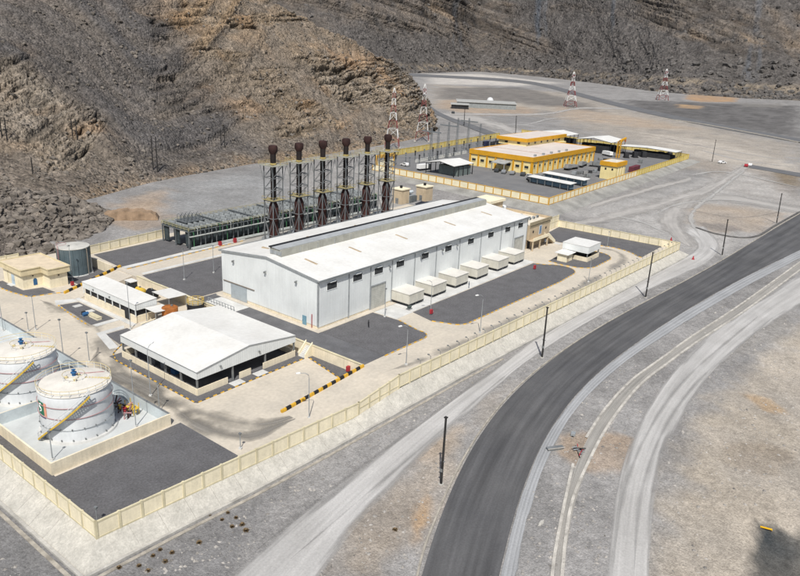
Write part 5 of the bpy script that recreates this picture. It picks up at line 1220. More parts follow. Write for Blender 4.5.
for k in range(6):
    x = 34.4+10.2*k
    t = thing('flue_skid', 'grey boiler skid standing behind the stack that is %s' % so_[k].replace(' of the six', ''), 'boiler skid', (x+3.5, 58.5, ZU+.04), group='boiler skids beside the stacks')
    part('frame', MB().box(-2, 2, -1.6, 1.6, 0, .3), rgrey, t); part('drum', MB().tube([(-1.7, 0, 1.7), (1.7, 0, 1.7)], 1.1, 14), galv, t, True); part('riser', MB().tube([(0, 0, 2.6), (0, 0, 4.6)], .25, 8), galv, t)
    for s in (-1.4, 1.4): part('leg', MB().box(s-.12, s+.12, -1.2, 1.2, .3, .9), rgrey, t)

# ================================================================= administration annex at the far end of the hall
an = thing('annex_building', 'two-storey beige annex with outside staircase at the far end of the hall', 'building', (92.2, -.6, ZU))
abe = mat('annex_beige', (.52, .42, .29), .9, .08, .4, streak=.08); abr = mat('annex_band', (.30, .255, .17), .9, .1, .5)
part('ground_storey', MB().box(0, 13.6, 1.6, 24, 0, 3.2), abe, an); part('upper_storey', MB().box(0, 13.8, .4, 24, 3.2, 7.9), abe, an)
part('parapet', MB().box(-.05, 14.2, .1, .45, 7.9, 8.8), abr, an); part('parapet', MB().box(13.85, 14.2, .46, 24, 7.9, 8.8), abe, an); part('parapet', MB().box(-.05, 13.84, 23.6, 24.1, 7.9, 8.8), abe, an)
part('band', MB().box(-.02, 13.9, .3, .4, 7.1, 7.5), abr, an)
part('roof_deck', MB().box(0, 13.84, .46, 23.6, 7.9, 7.98), mat('annex_roof', (.66, .60, .49), .9, .1), an)
part('roof_house', MB().box(.2, 8.8, 15.6, 22, 7.9, 12.2), abe, an); part('roof_house_cap', MB().box(-.3, 9.4, 15.0, 22.6, 12.2, 13.0), cream, an)
for x, y, r_ in ((10.2, 17, .9), (12.0, 17, .9)): part('water_drum', MB().lathe([(r_, 8.0), (r_, 9.6), (r_*.6, 10.0)], 16, (x, y, 0)), tank_w, an, True)
for k in range(9):
    x, y = 1.5+(k % 5)*2.5, 4+(k//5)*4.5; c_ = part('condenser', MB().box(x, x+.9, y, y+.6, 7.98, 8.8), galv, an); part('fan_grille', MB().box(x+.1, x+.7, y-.03, y, 8.1, 8.65), dark_in, c_)
wn = part('window', MB().box(6.6, 8., .34, .4, 4.2, 6.8), mat('blue_glass', (.16, .25, .38), .3), an); part('frame', MB().box(6.4, 8.2, .36, .39, 4.0, 7.0), white_p, wn)
part('door', MB().box(1.6, 3.4, 1.53, 1.6, .05, 2.6), dark_in, an)
for x in (2.5, 11): 
    o_ = part('round_mark', MB().lathe([(.4, 0), (.4, .06)], 14), dark_in, an, loc=(x, .36, 5.6)); o_.rotation_euler = (R(90), 0, 0)
part('gallery', MB().box(0, 10.4, -1.3, .39, 3.0, 3.2), abe, an); part('gallery_wall', MB().box(0, 10.4, -1.4, -1.25, 3.2, 4.2), cream, an)
for k in range(13): part('step', MB().box(10.42+k*.36, 10.42+(k+1)*.36, -1.25, .3, max(0, 3.2-(k+1)*.24-.3), 3.2-(k+1)*.24), abe, an)
for s in (-1.4, .32):
    part('stair_wall', MB()._add([(10.42, s, 2.6), (15.4, s, -.0), (15.4, s, 1.0), (10.42, s, 4.2), (10.42, s+.14, 2.6), (15.4, s+.14, 0), (15.4, s+.14, 1.0), (10.42, s+.14, 4.2)],
         [(0, 1, 2, 3), (7, 6, 5, 4), (0, 4, 5, 1), (1, 5, 6, 2), (2, 6, 7, 3), (3, 7, 4, 0)]), cream, an)
for x in (.3, 5, 10.1): part('pillar', MB().box(x-.18, x+.18, -1.25, -.9, 0, 3.0), abe, an)

# gate canopy and booth
gc = thing('gate_canopy', 'white box-fascia canopy on low beige walls inside the right corner', 'canopy', (94.0, -19.2, ZU+.06))
part('fascia', MB().box(-.1, .06, -.1, 8.3, 2.5, 4.5), white_p, gc); part('fascia', MB().box(8.5, 8.66, -.1, 8.3, 2.5, 4.5), white_p, gc); part('fascia', MB().box(.07, 8.49, -.1, .06, 2.5, 4.5), white_p, gc); part('fascia', MB().box(.07, 8.49, 8.14, 8.3, 2.5, 4.5), white_p, gc)
part('roof', MB().box(-.16, 8.72, -.16, 8.36, 4.5, 4.62), roof_w, gc)
for x in (.1, 8.2):
    for y in (.1, 7.9): part('column', MB().box(x, x+.25, y, y+.25, 0, 2.6), steel, gc)
part('low_wall', MB().box(0, 8.5, -.05, .1, 0, 1.3), beige_p, gc); part('low_wall', MB().box(-.05, .1, .11, 5, 0, 1.3), beige_p, gc); part('low_wall', MB().box(8.4, 8.55, .11, 8.2, 0, 1.3), beige_p, gc)
for k in range(3):
    ge = part('generator', MB().box(1.2+k*2.3, 2.9+k*2.3, 2, 6, .1, 1.7), black, gc)
gb = thing('guard_booth', 'small beige guard booth with white flat roof beside the gate canopy', 'booth', (88.2, -15.4, ZU+.06))
part('wall', MB().box(.5, 4.4, .4, 3.4, 0, 2.2), cream, gb); part('roof', MB().slab((0, -.2, 2.42), (5.4, -.2, 2.42), (5.4, 4.2, 2.52), (0, 4.2, 2.52), .14), roof_w, gb)
part('window', MB().box(4.4, 4.46, 1, 2.8, .9, 1.9), glass, gb); part('door', MB().box(1.0, 1.9, .33, .4, 0, 1.95), abe, gb)
# ================================================================= the yellow compound beyond
ZC = 1.5
CP = [(156, 25.2), (361, 32.6), (392, 168), (196, 147), (163, 124)]
yard_g = mat('compound_yard', (.15, .15, .152), .92, .15, .15, .3, 4., col2=(.19, .188, .185))
b = MB(); b.prism(CP, -4, ZC); struct('compound_yard', b, yard_g)
slp = mat('compound_apron', (.30, .295, .275), .92, .18, .15, .4, 1., streak=.12)
def csl(p, q, n, wd, name='compound_embankment', flip=1, s0=None, s1=None):
    p, q = np.array(p, float), np.array(q, float); d = (q-p)/np.linalg.norm(q-p); nr = np.array([d[1], -d[0]])*flip
    o = None
    for i in range(n):
        a, c = p+(q-p)*i/n, p+(q-p)*(i+1)/n; e0, e1 = a+nr*wd, c+nr*wd
        if i == 0: e0 = e0-d*wd*1.03 if s0 is None else np.array(s0)
        if i == n-1: e1 = e1+d*wd*1.03 if s1 is None else np.array(s1)
        m = MB(); m._add([(a[0], a[1], ZC), (c[0], c[1], ZC), (e1[0], e1[1], float(T(*e1))-.1), (e0[0], e0[1], float(T(*e0))-.1), (a[0], a[1], -5), (c[0], c[1], -5), (e1[0], e1[1], -5), (e0[0], e0[1], -5)],
                         [(0, 1, 2, 3)[::flip], (4, 5, 6, 7), (2, 3, 7, 6), (1, 2, 6, 5), (0, 4, 7, 3)])
        if o is None: o = struct(name, m, slp)
        else: part('slope_panel', m, slp, o)
csl(CP[0], CP[1], 26, 6.8, s0=(149, 18.5)); csl(CP[4], CP[0], 14, 6.8, s1=(149, 18.5)); csl(CP[1], CP[2], 12, 5.)
cpan = mat('pale_yellow_panel', (.80, .73, .52), .9, .06, .3); corg = mat('ochre_frame', (.58, .34, .07), .8, .08, .4); ypan = mat('yellow_panel', (.70, .57, .22), .9, .08, .3); yfr = mat('yellow_frame', (.5, .36, .07), .9, .1, .3)
kw = dict(group='walls of the yellow compound', th=.3, pw=.5)
bwall('compound_wall', 'pale yellow panel wall with ochre posts facing the hall', CP[4], CP[0], ZC, ZC, 2.9, 2.9, 22, cpan, corg, **kw)
mid = (262, 29.0)
bwall('compound_wall', 'pale panel wall with ochre posts, front left part beside the dirt junction', CP[0], mid, ZC, ZC, 2.9, 2.9, 25, cpan, corg, **kw)
bwall('compound_wall', 'bright yellow panel wall, front right part of the far compound', mid, CP[1], ZC, ZC, 2.9, 2.9, 24, ypan, yfr, **kw)
bwall('compound_wall', 'yellow panel wall behind the substation gantries', CP[3], (350, 163.5), ZC, ZC, 3.2, 3.2, 34, ypan, yfr, **kw)
bwall('compound_wall', 'yellow panel wall closing the right end of the far compound', CP[1], CP[2], ZC, ZC, 2.9, 2.9, 24, ypan, yfr, **kw)
ga = thing('compound_gate', 'orange gate structure seen between the right exhaust stacks', 'gate', (168, 126, ZC))
for x in (0, 7, 14): part('post', MB().cbox(x, 0, 0, 1.0, 1.0, 5), corg, ga)
part('beam', MB().box(-.5, 14.5, -.6, .6, 5, 6.4), corg, ga); part('leaf', MB().box(.5, 6.4, -.1, .1, .2, 3.6), cpan, ga); part('leaf', MB().box(7.5, 13.4, -.1, .1, .2, 3.6), cpan, ga)

yb_w = mat('ochre_yellow_wall', (.76, .64, .32), .9, .06, .3, streak=.05); yb_o = mat('ochre_fascia', (.60, .31, .02), .8, .07, .3); yb_r = mat('pinkish_roof', (.58, .52, .47), .9, .07, .1)
yb = thing('yellow_workshop', 'large yellow workshop with orange fascia and recessed upper storey', 'building', (218, 66, ZC))
LX, LY = 76., 38.
part('wall', MB().box(.6, LX-.6, .6, LY-.6, 0, 6.6), yb_w, yb)
fa = part('fascia', MB().box(0, LX, 0, LY, 6.2, 8.2), yb_o, yb); part('roof_deck', MB().box(.7, LX-.7, .7, LY-.7, 8.2, 8.26), yb_r, fa)
ed = MB()
for p_, q_ in (((0, .3), (LX, .3)), ((0, LY-.3), (LX, LY-.3)), ((.3, .61), (.3, LY-.61)), ((LX-.3, .61), (LX-.3, LY-.61))): ed.bar((*p_, 8.38), (*q_, 8.38), .6, .34)
part('rim', ed, yb_o, fa)
for k in range(8): part('pilaster', MB().box(.2, .62, k*(LY-1.4)/7+.4, k*(LY-1.4)/7+1.3, 0, 6.2), yb_o, yb)
for k in range(14): part('pilaster', MB().box(k*(LX-1.4)/13+.4, k*(LX-1.4)/13+1.2, .2, .62, 0, 6.2), yb_o, yb)
for k in range(7):
    y = k*(LY-1.4)/7+2.6; wn = part('window', MB().box(.5, .6, y, y+2.2, 2.6, 3.9), glass, yb); part('sill', MB().box(.4, .6, y-.1, y+2.3, 2.4, 2.6), yb_w, wn)
for k in range(13):
    x = k*(LX-1.4)/13+2.4; wn = part('window', MB().box(x, x+1.3, .5, .6, 3.2, 4.6), glass, yb); part('sill', MB().box(x-.1, x+1.4, .4, .6, 3.0, 3.2), yb_w, wn)
us = part('upper_storey', MB().box(40, 88, 26, 44, 8.2, 11), yb_w, yb); part('upper_fascia', MB().box(39, 89, 25, 45, 10.6, 12.4), yb_o, us); part('upper_roof', MB().box(40, 88, 26, 44, 12.4, 12.46), yb_r, us)
part('rear_block', MB().box(LX, 88, 24.5, 44, 0, 8.2), yb_w, yb)
for k in range(6):
    x = 42+k*7.6; part('upper_window', MB().box(x, x+1.6, 25.88, 26, 9.1, 10.2), glass, us)
for k in range(2): y = 30+k*8; part('upper_window', MB().box(39.88, 40, y, y+1.8, 9.1, 10.2), glass, us)
for k in range(5): part('condenser', MB().box(6+k*9, 7.4+k*9, 2.2, 3.2, 8.26, 9.3), galv, yb)
part('roof_line', MB().box(20, 20.25, 1, LY-1, 8.27, 8.36), mat('roof_seam', (.38, .2, .12)), yb)
por = part('porch', MB()._add([(-7, 12, 4.6), (-.05, 12, 5.4), (-.05, 20, 5.4), (-7, 20, 4.6), (-7, 12, 4.2), (-.05, 12, 5.0), (-.05, 20, 5.0), (-7, 20, 4.2)], [(0, 1, 2, 3), (7, 6, 5, 4), (0, 4, 5, 1), (1, 5, 6, 2), (2, 6, 7, 3), (3, 7, 4, 0)]), mat('porch_grey', (.33, .34, .33), .8), yb)
for x, y in ((-6.7, 12.4), (-6.7, 19.6)): part('post', MB().cbox(x, y, 0, .4, .4, 4.2), MATS['porch_grey'], por)
ys2 = thing('yellow_kiosk', 'small square yellow block house with orange roof by the compound wall', 'building', (238.4, 30.6, ZC))
part('wall', MB().box(.5, 12.5, .5, 8.6, 0, 7.0), yb_w, ys2); fa = part('fascia', MB().box(0, 13, 0, 9.1, 6.6, 8.6), yb_o, ys2); part('roof_deck', MB().box(1, 12, 1, 8.1, 8.6, 8.66), mat('kiosk_roof', (.62, .58, .5)), fa)
for y in (2, 5.5): part('window', MB().box(.42, .5, y, y+.9, 4.6, 5.6), glass, ys2)
for x in (3, 6.2, 9.4): part('pilaster', MB().box(x, x+.6, .3, .5, 0, 6.6), cpan, ys2)
# white canopies with dark frames
def gcan(name, label, x, y, L, W, h, rise_, rz=0., z=ZC, dark=True):
    r = thing(name, label, 'canopy', (x, y, z), rz, 'white canopies of the yellow compound')
    part('roof_slope', MB().slab((-L/2, -W/2, h), (L/2, -W/2, h), (L/2, 0, h+rise_), (-L/2, 0, h+rise_), .2), roof_w, r)
    part('roof_slope', MB().slab((-L/2, 0, h+rise_), (L/2, 0, h+rise_), (L/2, W/2, h), (-L/2, W/2, h), .2), roof_w, r)
    for i in range(5):
        xx = -L/2+.4+i*(L-.8)/4; b = MB(); b.bar((xx, -W/2+.3, 0), (xx, -W/2+.3, h-.2), .3); b.bar((xx, W/2-.3, 0), (xx, W/2-.3, h-.2), .3); b.bar((xx, -W/2, h-.35), (xx, 0, h+rise_-.4), .26); b.bar((xx, W/2, h-.35), (xx, 0, h+rise_-.4), .26)
        part('portal_frame', b, black, r)
    if dark:
        for i in range(6): part('stored_load', MB().cbox(-L/2+2+i*(L-4)/5, random.uniform(-W/5, W/5), 0, (L-4)/6, W*.55, h*.5+random.random()), dark_in, r)
    return r
gcan('gable_canopy', 'white gable canopy behind the upper storey of the yellow workshop', 352, 121, 26, 24, 7.2, 1.6)
gcan('gable_canopy', 'white gable canopy on dark frames between workshop and yellow crane', 344, 84, 24, 24, 7.6, 1.8)
gcan('long_canopy', 'long low white canopy near the right end of the yellow compound', P(649, 156.5, ZC)[0], P(649, 156.5, ZC)[1], 12, 36, 5.2, .8)
nq = P(449, 173.5, ZC); gcan('near_canopy', 'white gable canopy over grey equipment just inside the compound wall', nq[0], nq[1], 17, 17, 5.4, 1.5, dark=False)
t = thing('grey_container', 'grey-green equipment enclosure under the near white canopy', 'enclosure', (nq[0]+1.5, nq[1]-2, ZC)); part('body', MB().box(-5.5, 6, -5.5, 5.5, 0, 4.4), mat('enclosure_grey', (.16, .19, .18), .7), t); 
for k in range(4): part('door', MB().box(-5.58, -5.5, -5.2+k*2.7, -2.8+k*2.7, .3, 3.9), MATS['enclosure_grey'], t)
q = P(617.5, 158, ZC); hcr = rise(q, 141)
cr = thing('gantry_crane', 'yellow lattice crane mast behind the yellow block house', 'crane', q)
for x in (-.8, .8):
    for y in (-.8, .8): part('mast', MB().cbox(x, y, 0, .32, .32, hcr), yb_o, cr)
for k in range(7): part('rung', MB().box(-.8, .8, -.9, -.7, k*hcr/7+.5, k*hcr/7+.8), yb_o, cr)
part('jib', MB().bar((0, 0, hcr), (5.5, -1.5, hcr+1.6), .9), yb_o, cr); part('jib', MB().bar((0, 0, hcr-1.6), (5.5, -1.5, hcr+1.4), .4), yb_o, cr); part('hook_block', MB().cbox(5.0, -1.4, hcr-.6, .8, .8, 1.4), mat('hook_orange', (.45, .13, .04)), cr)
# long shelters with blue-grey sides
shb = mat('shelter_blue', (.13, .20, .25), .4, .15, .5)
for k, (x, y) in enumerate((P(551, 186.5, ZC)[:2], P(565, 182.5, ZC)[:2])):
    t = thing('long_shelter', ('nearer' if k == 0 else 'farther')+' of two long white-roofed shelters with blue-grey sides', 'shelter', (x, y, ZC), math.atan2(P(569, 190, ZC)[1]-P(534, 183, ZC)[1], P(569, 190, ZC)[0]-P(534, 183, ZC)[0]), 'long shelters in the compound yard')
    part('side', MB().box(-11, 11, -1.4, 1.4, .7, 2.7), shb, t); part('roof', MB().slab((-12, -2.6, 3.1), (12, -2.6, 3.1), (12, 2.2, 3.5), (-12, 2.2, 3.5), .15), roof_w, t)
    for q in range(6): part('post', MB().cbox(-10.5+q*4.2, -2.2, 0, .25, .25, 3.0), steel, t)
    part('skirt', MB().box(-11, 11, -1.35, 1.35, 0, .7), dark_in, t)
load_g = mat('load_grey', (.24, .24, .235), .8); cbd = mat('truck_dark', (.05, .055, .06), .5)
# stacked grey steel by the workshop
for k, (px, py) in enumerate(((562, 166), (571, 169.5), (582, 166.5))):
    q = P(px, py, ZC); t = thing('flatbed_trailer', ('left', 'middle', 'right')[k]+' of three grey flatbed trailers parked beside the workshop', 'trailer', q, R(-20+15*k), 'trailers beside the workshop')
    part('bed', MB().box(-6, 6, -1.4, 1.4, 1.1, 1.5), steel, t); part('load', MB()._add([(-5.5, -1.2, 1.5), (5, -1.2, 1.5), (5, 1.2, 1.5), (-5.5, 1.2, 1.5), (-5, -1, 3.2), (4.5, -1, 2.4), (4.5, 1, 2.4), (-5, 1, 3.2)], [(3, 2, 1, 0), (4, 5, 6, 7), (0, 1, 5, 4), (1, 2, 6, 5), (2, 3, 7, 6), (3, 0, 4, 7)]), mat('load_grey', (.24, .24, .235), .8), t)
    for xx in (-4.5, -3.2, 4): part('axle', MB().tube([(xx, -1.5, .55), (xx, 1.5, .55)], .52, 12), black, t)
q = P(634, 171, ZC); t = thing('shipping_container', 'dark red shipping container beside the yellow block house', 'container', q, R(3)); part('body', MB().box(-6, 6, -1.25, 1.25, .15, 2.7), mat('container_red', (.14, .035, .045), .7, .15, .5, rib=.4), t); part('base', MB().box(-6, 6, -1.2, 1.2, 0, .15), black, t); part('door', MB().box(-6.06, -6.0, -1.1, 1.1, .25, 2.6), MATS['container_red'], t)
# dark machinery standing under the long canopy
random.seed(5)
for k in range(6):
    q = P(626+k*8.6, 157.8-.3*k, ZC); t = thing('machine', 'dark machine under the long canopy, number %s from its near end' % ('one two three four five six'.split()[k]), 'machine', q, random.random(), 'machines under the long canopy')
    part('base', MB().box(-2, 2, -1.6, 1.6, 0, .5), black, t); part('body', MB().box(-1.6, 1.4, -1.3, 1.3, .5, 2.2+random.random()*1.4), dark_in, t); part('hood', MB().tube([(-1, 0, 2.6), (.9, 0, 2.6)], .7, 10), (black, yb_o, steel)[k % 3], t)
random.seed(17)
for k in range(14):
    px, py = [(574, 175), (579, 174), (585, 174.5), (590, 173), (595, 172.5), (588, 177), (582, 178), (600, 171), (540, 178), (545, 176.5), (600, 160), (605, 161.5), (611, 162.5), (640, 163)][k]
    q = P(px, py, ZC); t = thing('equipment_crate', 'grey equipment crate standing loose on the yellow compound yard', 'crate', q, random.random()*3, 'loose equipment in the compound yard')
    part('body', MB().box(-1.1, 1.1, -.8, .8, .15, 1.2+random.random()*.8), (galv, steel, load_g, dark_in)[k % 4], t); part('skid', MB().box(-1.2, 1.2, -.7, .7, 0, .15), black, t); part('pipe', MB().tube([(-1.2, .3, 1.0), (-1.6, .3, 2.0)], .12, 6), steel, t)
def make_truck(px, py, rz, paint, label):
    t = thing('truck', label, 'truck', P(px, py, ZC), rz, 'trucks in the compound yard')
    part('chassis', MB().box(-4, 3.6, -1.0, 1.0, .6, .9), black, t); part('cab', MB()._add([(2.0, -1.15, .9), (3.9, -1.15, .9), (3.9, 1.15, .9), (2.0, 1.15, .9), (2.0, -1.1, 2.9), (3.5, -1.1, 2.9), (3.5, 1.1, 2.9), (2.0, 1.1, 2.9)], [(3, 2, 1, 0), (4, 5, 6, 7), (0, 1, 5, 4), (1, 2, 6, 5), (2, 3, 7, 6), (3, 0, 4, 7)]), paint, t)
    part('windscreen', MB().slab((3.86, -.95, 1.75), (3.86, .95, 1.75), (3.56, .95, 2.7), (3.56, -.95, 2.7), .03), glass, t); part('cargo_box', MB().box(-4.1, 1.7, -1.2, 1.2, .95, 3.0), (load_g, emw, steel)[int(px) % 3], t)
    for x in (-3.0, -1.8, 2.8):
        for y in (-1.0, 1.0): part('wheel', MB().tube([(x, y-.15, .5), (x, y+.15, .5)], .5, 12), black, t)
make_truck(530, 181, R(40), emw, 'white truck parked left of the long shelters'); make_truck(596, 167, R(100), load_g, 'grey truck between the trailers and the yellow block house'); make_truck(607, 156, R(60), emw, 'white truck below the middle gable canopy'); make_truck(424, 170, R(-10), cbd, 'dark truck at the open end of the near canopy')
# cars
def make_car(loc, rz, paint, label, s=1., name='parked_car', cat='car', group='cars in the compound'):
    r = thing(name, label, cat, loc, rz, group)
    pr = [(-2.2, .35), (2.2, .35), (2.25, .75), (1.2, .95), (.55, 1.42), (-1.2, 1.45), (-1.9, 1.0), (-2.25, .9)]
    b = MB(); n = len(pr); b._add([(x*s, -.85*s, z*s) for x, z in pr]+[(x*s, .85*s, z*s) for x, z in pr], [tuple(range(n)), tuple(range(n, 2*n))[::-1]]+[(i, i+n, (i+1) % n+n, (i+1) % n) for i in range(n)]); part('body', b, paint, r)
    for y in (-.87, .87): part('side_window', MB().box(-1.1*s, .5*s, (y-.01)*s, (y+.01)*s, 1.0*s, 1.36*s), glass, r)
    part('windscreen', MB().slab((1.22*s, -.75*s, .98*s), (1.22*s, .75*s, .98*s), (.6*s, .75*s, 1.42*s), (.6*s, -.75*s, 1.42*s), .02), glass, r)
    for x in (-1.35, 1.35):
        for y in (-.82, .82): wh = part('wheel', MB().tube([(x*s, (y-.1)*s, .33*s), (x*s, (y+.1)*s, .33*s)], .33*s, 14), black, r)
    for y in (-.6, .6): part('headlight', MB().box(2.2*s, 2.27*s, (y-.15)*s, (y+.15)*s, .6*s, .75*s), emw, r)
    return r
cb = [mat('car_dark', (.05, .055, .06), .35, .05), mat('car_grey', (.2, .21, .22), .35, .05), mat('car_white', (.7, .7, .7), .35, .05)]
for k, (px, py) in enumerate(((497, 171.8), (504, 173.2), (512.5, 174.4), (523, 175.6))):
    make_car(P(px, py, ZC), R(20), cb[(0, 1, 1, 0)[k]], ('first', 'second', 'third', 'fourth')[k]+' from the left of the cars parked along the yellow workshop', 1.25)
make_car(P(405, 166, ZC), R(80), cb[2], 'white car inside the compound wall beyond the right exhaust stack', 1.2)
make_car(P(450, 114, 1), R(10), cb[0], 'dark car on the dirt beside the far low shed', 1.6, group=None) if False else None
q = G(453, 113.6); make_car(q, R(40), cb[0], 'dark vehicle parked left of the far low shed', 1.5, 'parked_van', 'van', None)
q = G(722, 163.5); make_car(q, R(-30), cb[2], 'white pickup on the dirt by the lone far pole', 1.2, 'parked_car', 'car', None)
q = G(746, 166.8); make_car(q, R(10), red, 'red car at the start of the narrow side road', 1.2, 'parked_car', 'car', None)
q = G(750, 166.0); make_car(q, R(10), cb[2], 'white car next to the red car at the side road', 1.2, 'parked_car', 'car', None)

# ---- substation: grey lattice gantries and bushings
def lattice(b, p, q, w0, w1, n, t):
    p, q = Vector(p), Vector(q)
    for i in range(n):
        a, c = p.lerp(q, i/n), p.lerp(q, (i+1)/n); wa, wc = w0+(w1-w0)*i/n, w0+(w1-w0)*(i+1)/n
        ca = [a+Vector((sx*wa, sy*wa, 0)) for sx, sy in ((-1, -1), (1, -1), (1, 1), (-1, 1))]; cc = [c+Vector((sx*wc, sy*wc, 0)) for sx, sy in ((-1, -1), (1, -1), (1, 1), (-1, 1))]
        for k in range(4):
            b.bar(ca[k], cc[k], t); b.bar(ca[k], cc[(k+1) % 4], t*.6); b.bar(cc[k], cc[(k+1) % 4], t*.6)
gal_d = mat('dull_steel', (.20, .215, .225), .6, .1, 1., metal=.2)
gpx = [(430, 162, 128), (437, 160, 127), (447, 158.5, 122), (456, 154, 118), (467, 151, 118), (479, 149.5, 124)]
gn = ['leftmost grey lattice mast in the substation', 'second grey lattice mast from the left in the substation', 'third grey lattice mast from the left in the substation', 'fourth grey lattice mast from the left in the substation', 'fifth grey lattice mast from the left in the substation', 'rightmost grey lattice mast, closest to the yellow workshop']
for k, (px, py, yt) in enumerate(gpx):
    q = P(px, py, ZC); h = rise(q, yt); t = thing('lattice_mast', gn[k], 'mast', q, group='substation masts')
    b = MB(); lattice(b, (0, 0, 0), (0, 0, h), .7, .3, 8, .11); part('mast', b, gal_d, t)
    if k % 2 == 0:
        b = MB(); b.bar((0, -6, h-2), (0, 6, h-2), .5, .7); part('cross_arm', b, gal_d, t)
random.seed(8)
for k in range(26):
    i, j = k % 13, k//13; x, y = 186+i*10.4, 119+j*9+i*1.6; t = thing('bushing', 'grey insulator post with dark head in the substation rows', 'insulator', (x, y, ZC), group='insulator posts of the substation')
    part('stand', MB().cbox(0, 0, 0, .45, .45, 2.6), gal_d, t); part('insulator', MB().lathe([(.22, 2.6), (.42, 2.8), (.22, 3.1), (.42, 3.4), (.22, 3.7), (.42, 4.), (.22, 4.4), (.5, 4.6), (.5, 5.1)], 8), (gal_d, dark_in)[k % 2], t)
lw = bwall('compound_wall', 'low white wall in front of the substation masts', P(416, 162.5, ZC)[:2], P(466, 153.5, ZC)[:2], ZC, ZC, 1.6, 1.6, 14, mat('lime_white', (.62, .62, .58), .9), mat('lime_white2', (.56, .56, .53), .9), **kw)
bx = thing('blue_container', 'dark blue container at the back wall of the substation', 'container', P(486, 147, ZC), R(8)); part('body', MB().box(-3, 3, -1.3, 1.3, .1, 3.6), mat('navy', (.02, .025, .06), .6), bx); part('base', MB().box(-3, 3, -1.2, 1.2, 0, .1), black, bx)
for k in range(6):
    q = P(492+k*2.1, 145.6-k*.45, ZC); t = thing('steel_drum', 'dark drum in the row along the back wall beside the blue container', 'drum', q, group='dark drums by the back wall'); part('drum', MB().lathe([(1.2, 0), (1.3, .2), (1.2, .4), (1.3, 1.2), (1.2, 2.4), (.9, 2.5)], 12), dark_in, t)

# ---- equipment beyond the hall roof
for k, (px, py) in enumerate(((400.5, 203), (424, 200))):
    q = P(px, py, ZU); t = thing('beige_kiosk', ('left' if k == 0 else 'right')+' beige kiosk showing above the far end of the hall roof', 'kiosk', q, group='beige kiosks behind the hall'); part('body', MB().box(-2.4, 2.4, -2.4, 2.4, 0, 5.6), abe, t); part('roof', MB().box(-2.7, 2.7, -2.7, 2.7, 5.6, 6.0), cream, t); part('door', MB().box(-2.46, -2.4, -.7, .7, 0, 2.3), steel, t); part('vent', MB().cbox(0, 0, 6.0, .8, .8, 1.0), black, t)
q = P(409, 202, ZU); t = thing('transformer', 'grey transformer between the two beige kiosks', 'transformer', q); part('tank', MB().box(-2, 2, -1.6, 1.6, 0, 3), galv, t); part('conservator', MB().tube([(-2, 0, 4), (2, 0, 4)], .6, 12), mat('pale_blue_grey', (.5, .55, .57)), t)
for k in range(7): part('radiator_fin', MB().box(-1.8+k*.55, -1.6+k*.55, -2.6, -1.6, .4, 2.8), rgrey, t)
for k in range(3): part('bushing', MB().lathe([(.2, 3), (.3, 3.3), (.15, 3.9), (.2, 4.3)], 8, (-1.2+k*1.2, .9, 0)), dark_in, t)

# ================================================================= far low shed
q0 = (560, 300, float(T(560, 300))); fs_ = thing('low_shed', 'long low grey shed on the bare ground beyond the compound', 'shed', (588, 322, float(T(588, 322))-.2), R(-54))
part('wall', MB().box(-32, 32, -11, 11, 0, 6), mat('shed_grey', (.26, .28, .28), .8, .1), fs_); part('roof', MB().slab((-33, -12, 6), (33, -12, 6), (33, 12, 7.5), (-33, 12, 7.5), .3), mat('shed_roof', (.36, .36, .34), .8, .1), fs_)
fs2 = thing('low_shed', 'dark open shed adjoining the left end of the far low shed', 'shed', (548, 330, float(T(548, 330))-.2), R(-54)); part('wall', MB().box(-9, 9, -6, 6, 0, 4.5), dark_in, fs2); part('roof', MB().slab((-10, -7, 4.6), (10, -7, 4.6), (10, 7, 5.6), (-10, 7, 5.6), .3), MATS['shed_roof'], fs2)
wt = thing('white_dome_tank', 'small white tank behind the far low shed', 'tank', (*G(490, 102.5)[:2], G(490, 102.5)[2])); part('shell', MB().lathe([(4, 0), (4, 3), (3, 5), (1, 6)], 16), tank_w, wt, True)

# ================================================================= transmission towers, red and white
pr_, pw_ = mat('tower_red', (.22, .06, .06), .7, .1), mat('tower_white', (.68, .68, .66), .7, .06)
def pylon(name, label, px, py, yt, z, bw, arms, group='red and white transmission towers', tk=.34):
    q = P(px, py, z) if z is not None else G(px, py); h = rise(q, yt); r = thing(name, label, 'pylon', q, R(35), group)
    tk *= .8
    lv = [0, .17, .33, .47, .6, .72, .83, .92, 1.]; ww = [bw, bw*.8, bw*.62, bw*.47, bw*.34, bw*.25, bw*.2, bw*.16, bw*.05]
    for k in range(8):
        b = MB(); lattice(b, (0, 0, h*lv[k]), (0, 0, h*lv[k+1]), ww[k], ww[k+1], 1 if k < 5 else 1, tk); part('tower_section', b, (pr_, pw_)[k % 2], r)
    for f, L in arms:
        b = MB(); z0 = h*f
        for s in (-1, 1):
            tip = (s*L, 0, z0); w_ = bw*.25
            for t_ in (-1, 1): b.bar((s*w_, t_*w_, z0-.5), tip, tk*.7); b.bar((s*w_, t_*w_, z0+h*.045), tip, tk*.7)
            b.bar((s*L*.5, -.3, z0), (s*L*.5, .3, z0+1.), tk*.6)
        part('cross_arm', b, pw_ if f > .75 else pr_, r)
        for s in (-1, 1): part('insulator', MB().lathe([(.1, -2.6), (.22, -2.2), (.1, -1.6), (.22, -1.1), (.1, -.2)], 6), dark_in, r, loc=(s*L, 0, z0))
    for sx in (-1, 1):
        for sy in (-1, 1): part('footing', MB().cbox(sx*bw, sy*bw, -.6, 1.4, 1.4, 1.0), conc, r)
    return r
pylon('transmission_tower', 'red and white lattice tower rising behind the right exhaust stack', 392, 148, 88, 1.0, 4.4, [])
pylon('transmission_tower', 'red and white lattice tower with cross arms at the tip of the rocky spur', 422, 140.5, 84, 1.0, 4.6, [(.83, 7.5), (.66, 8.5)])
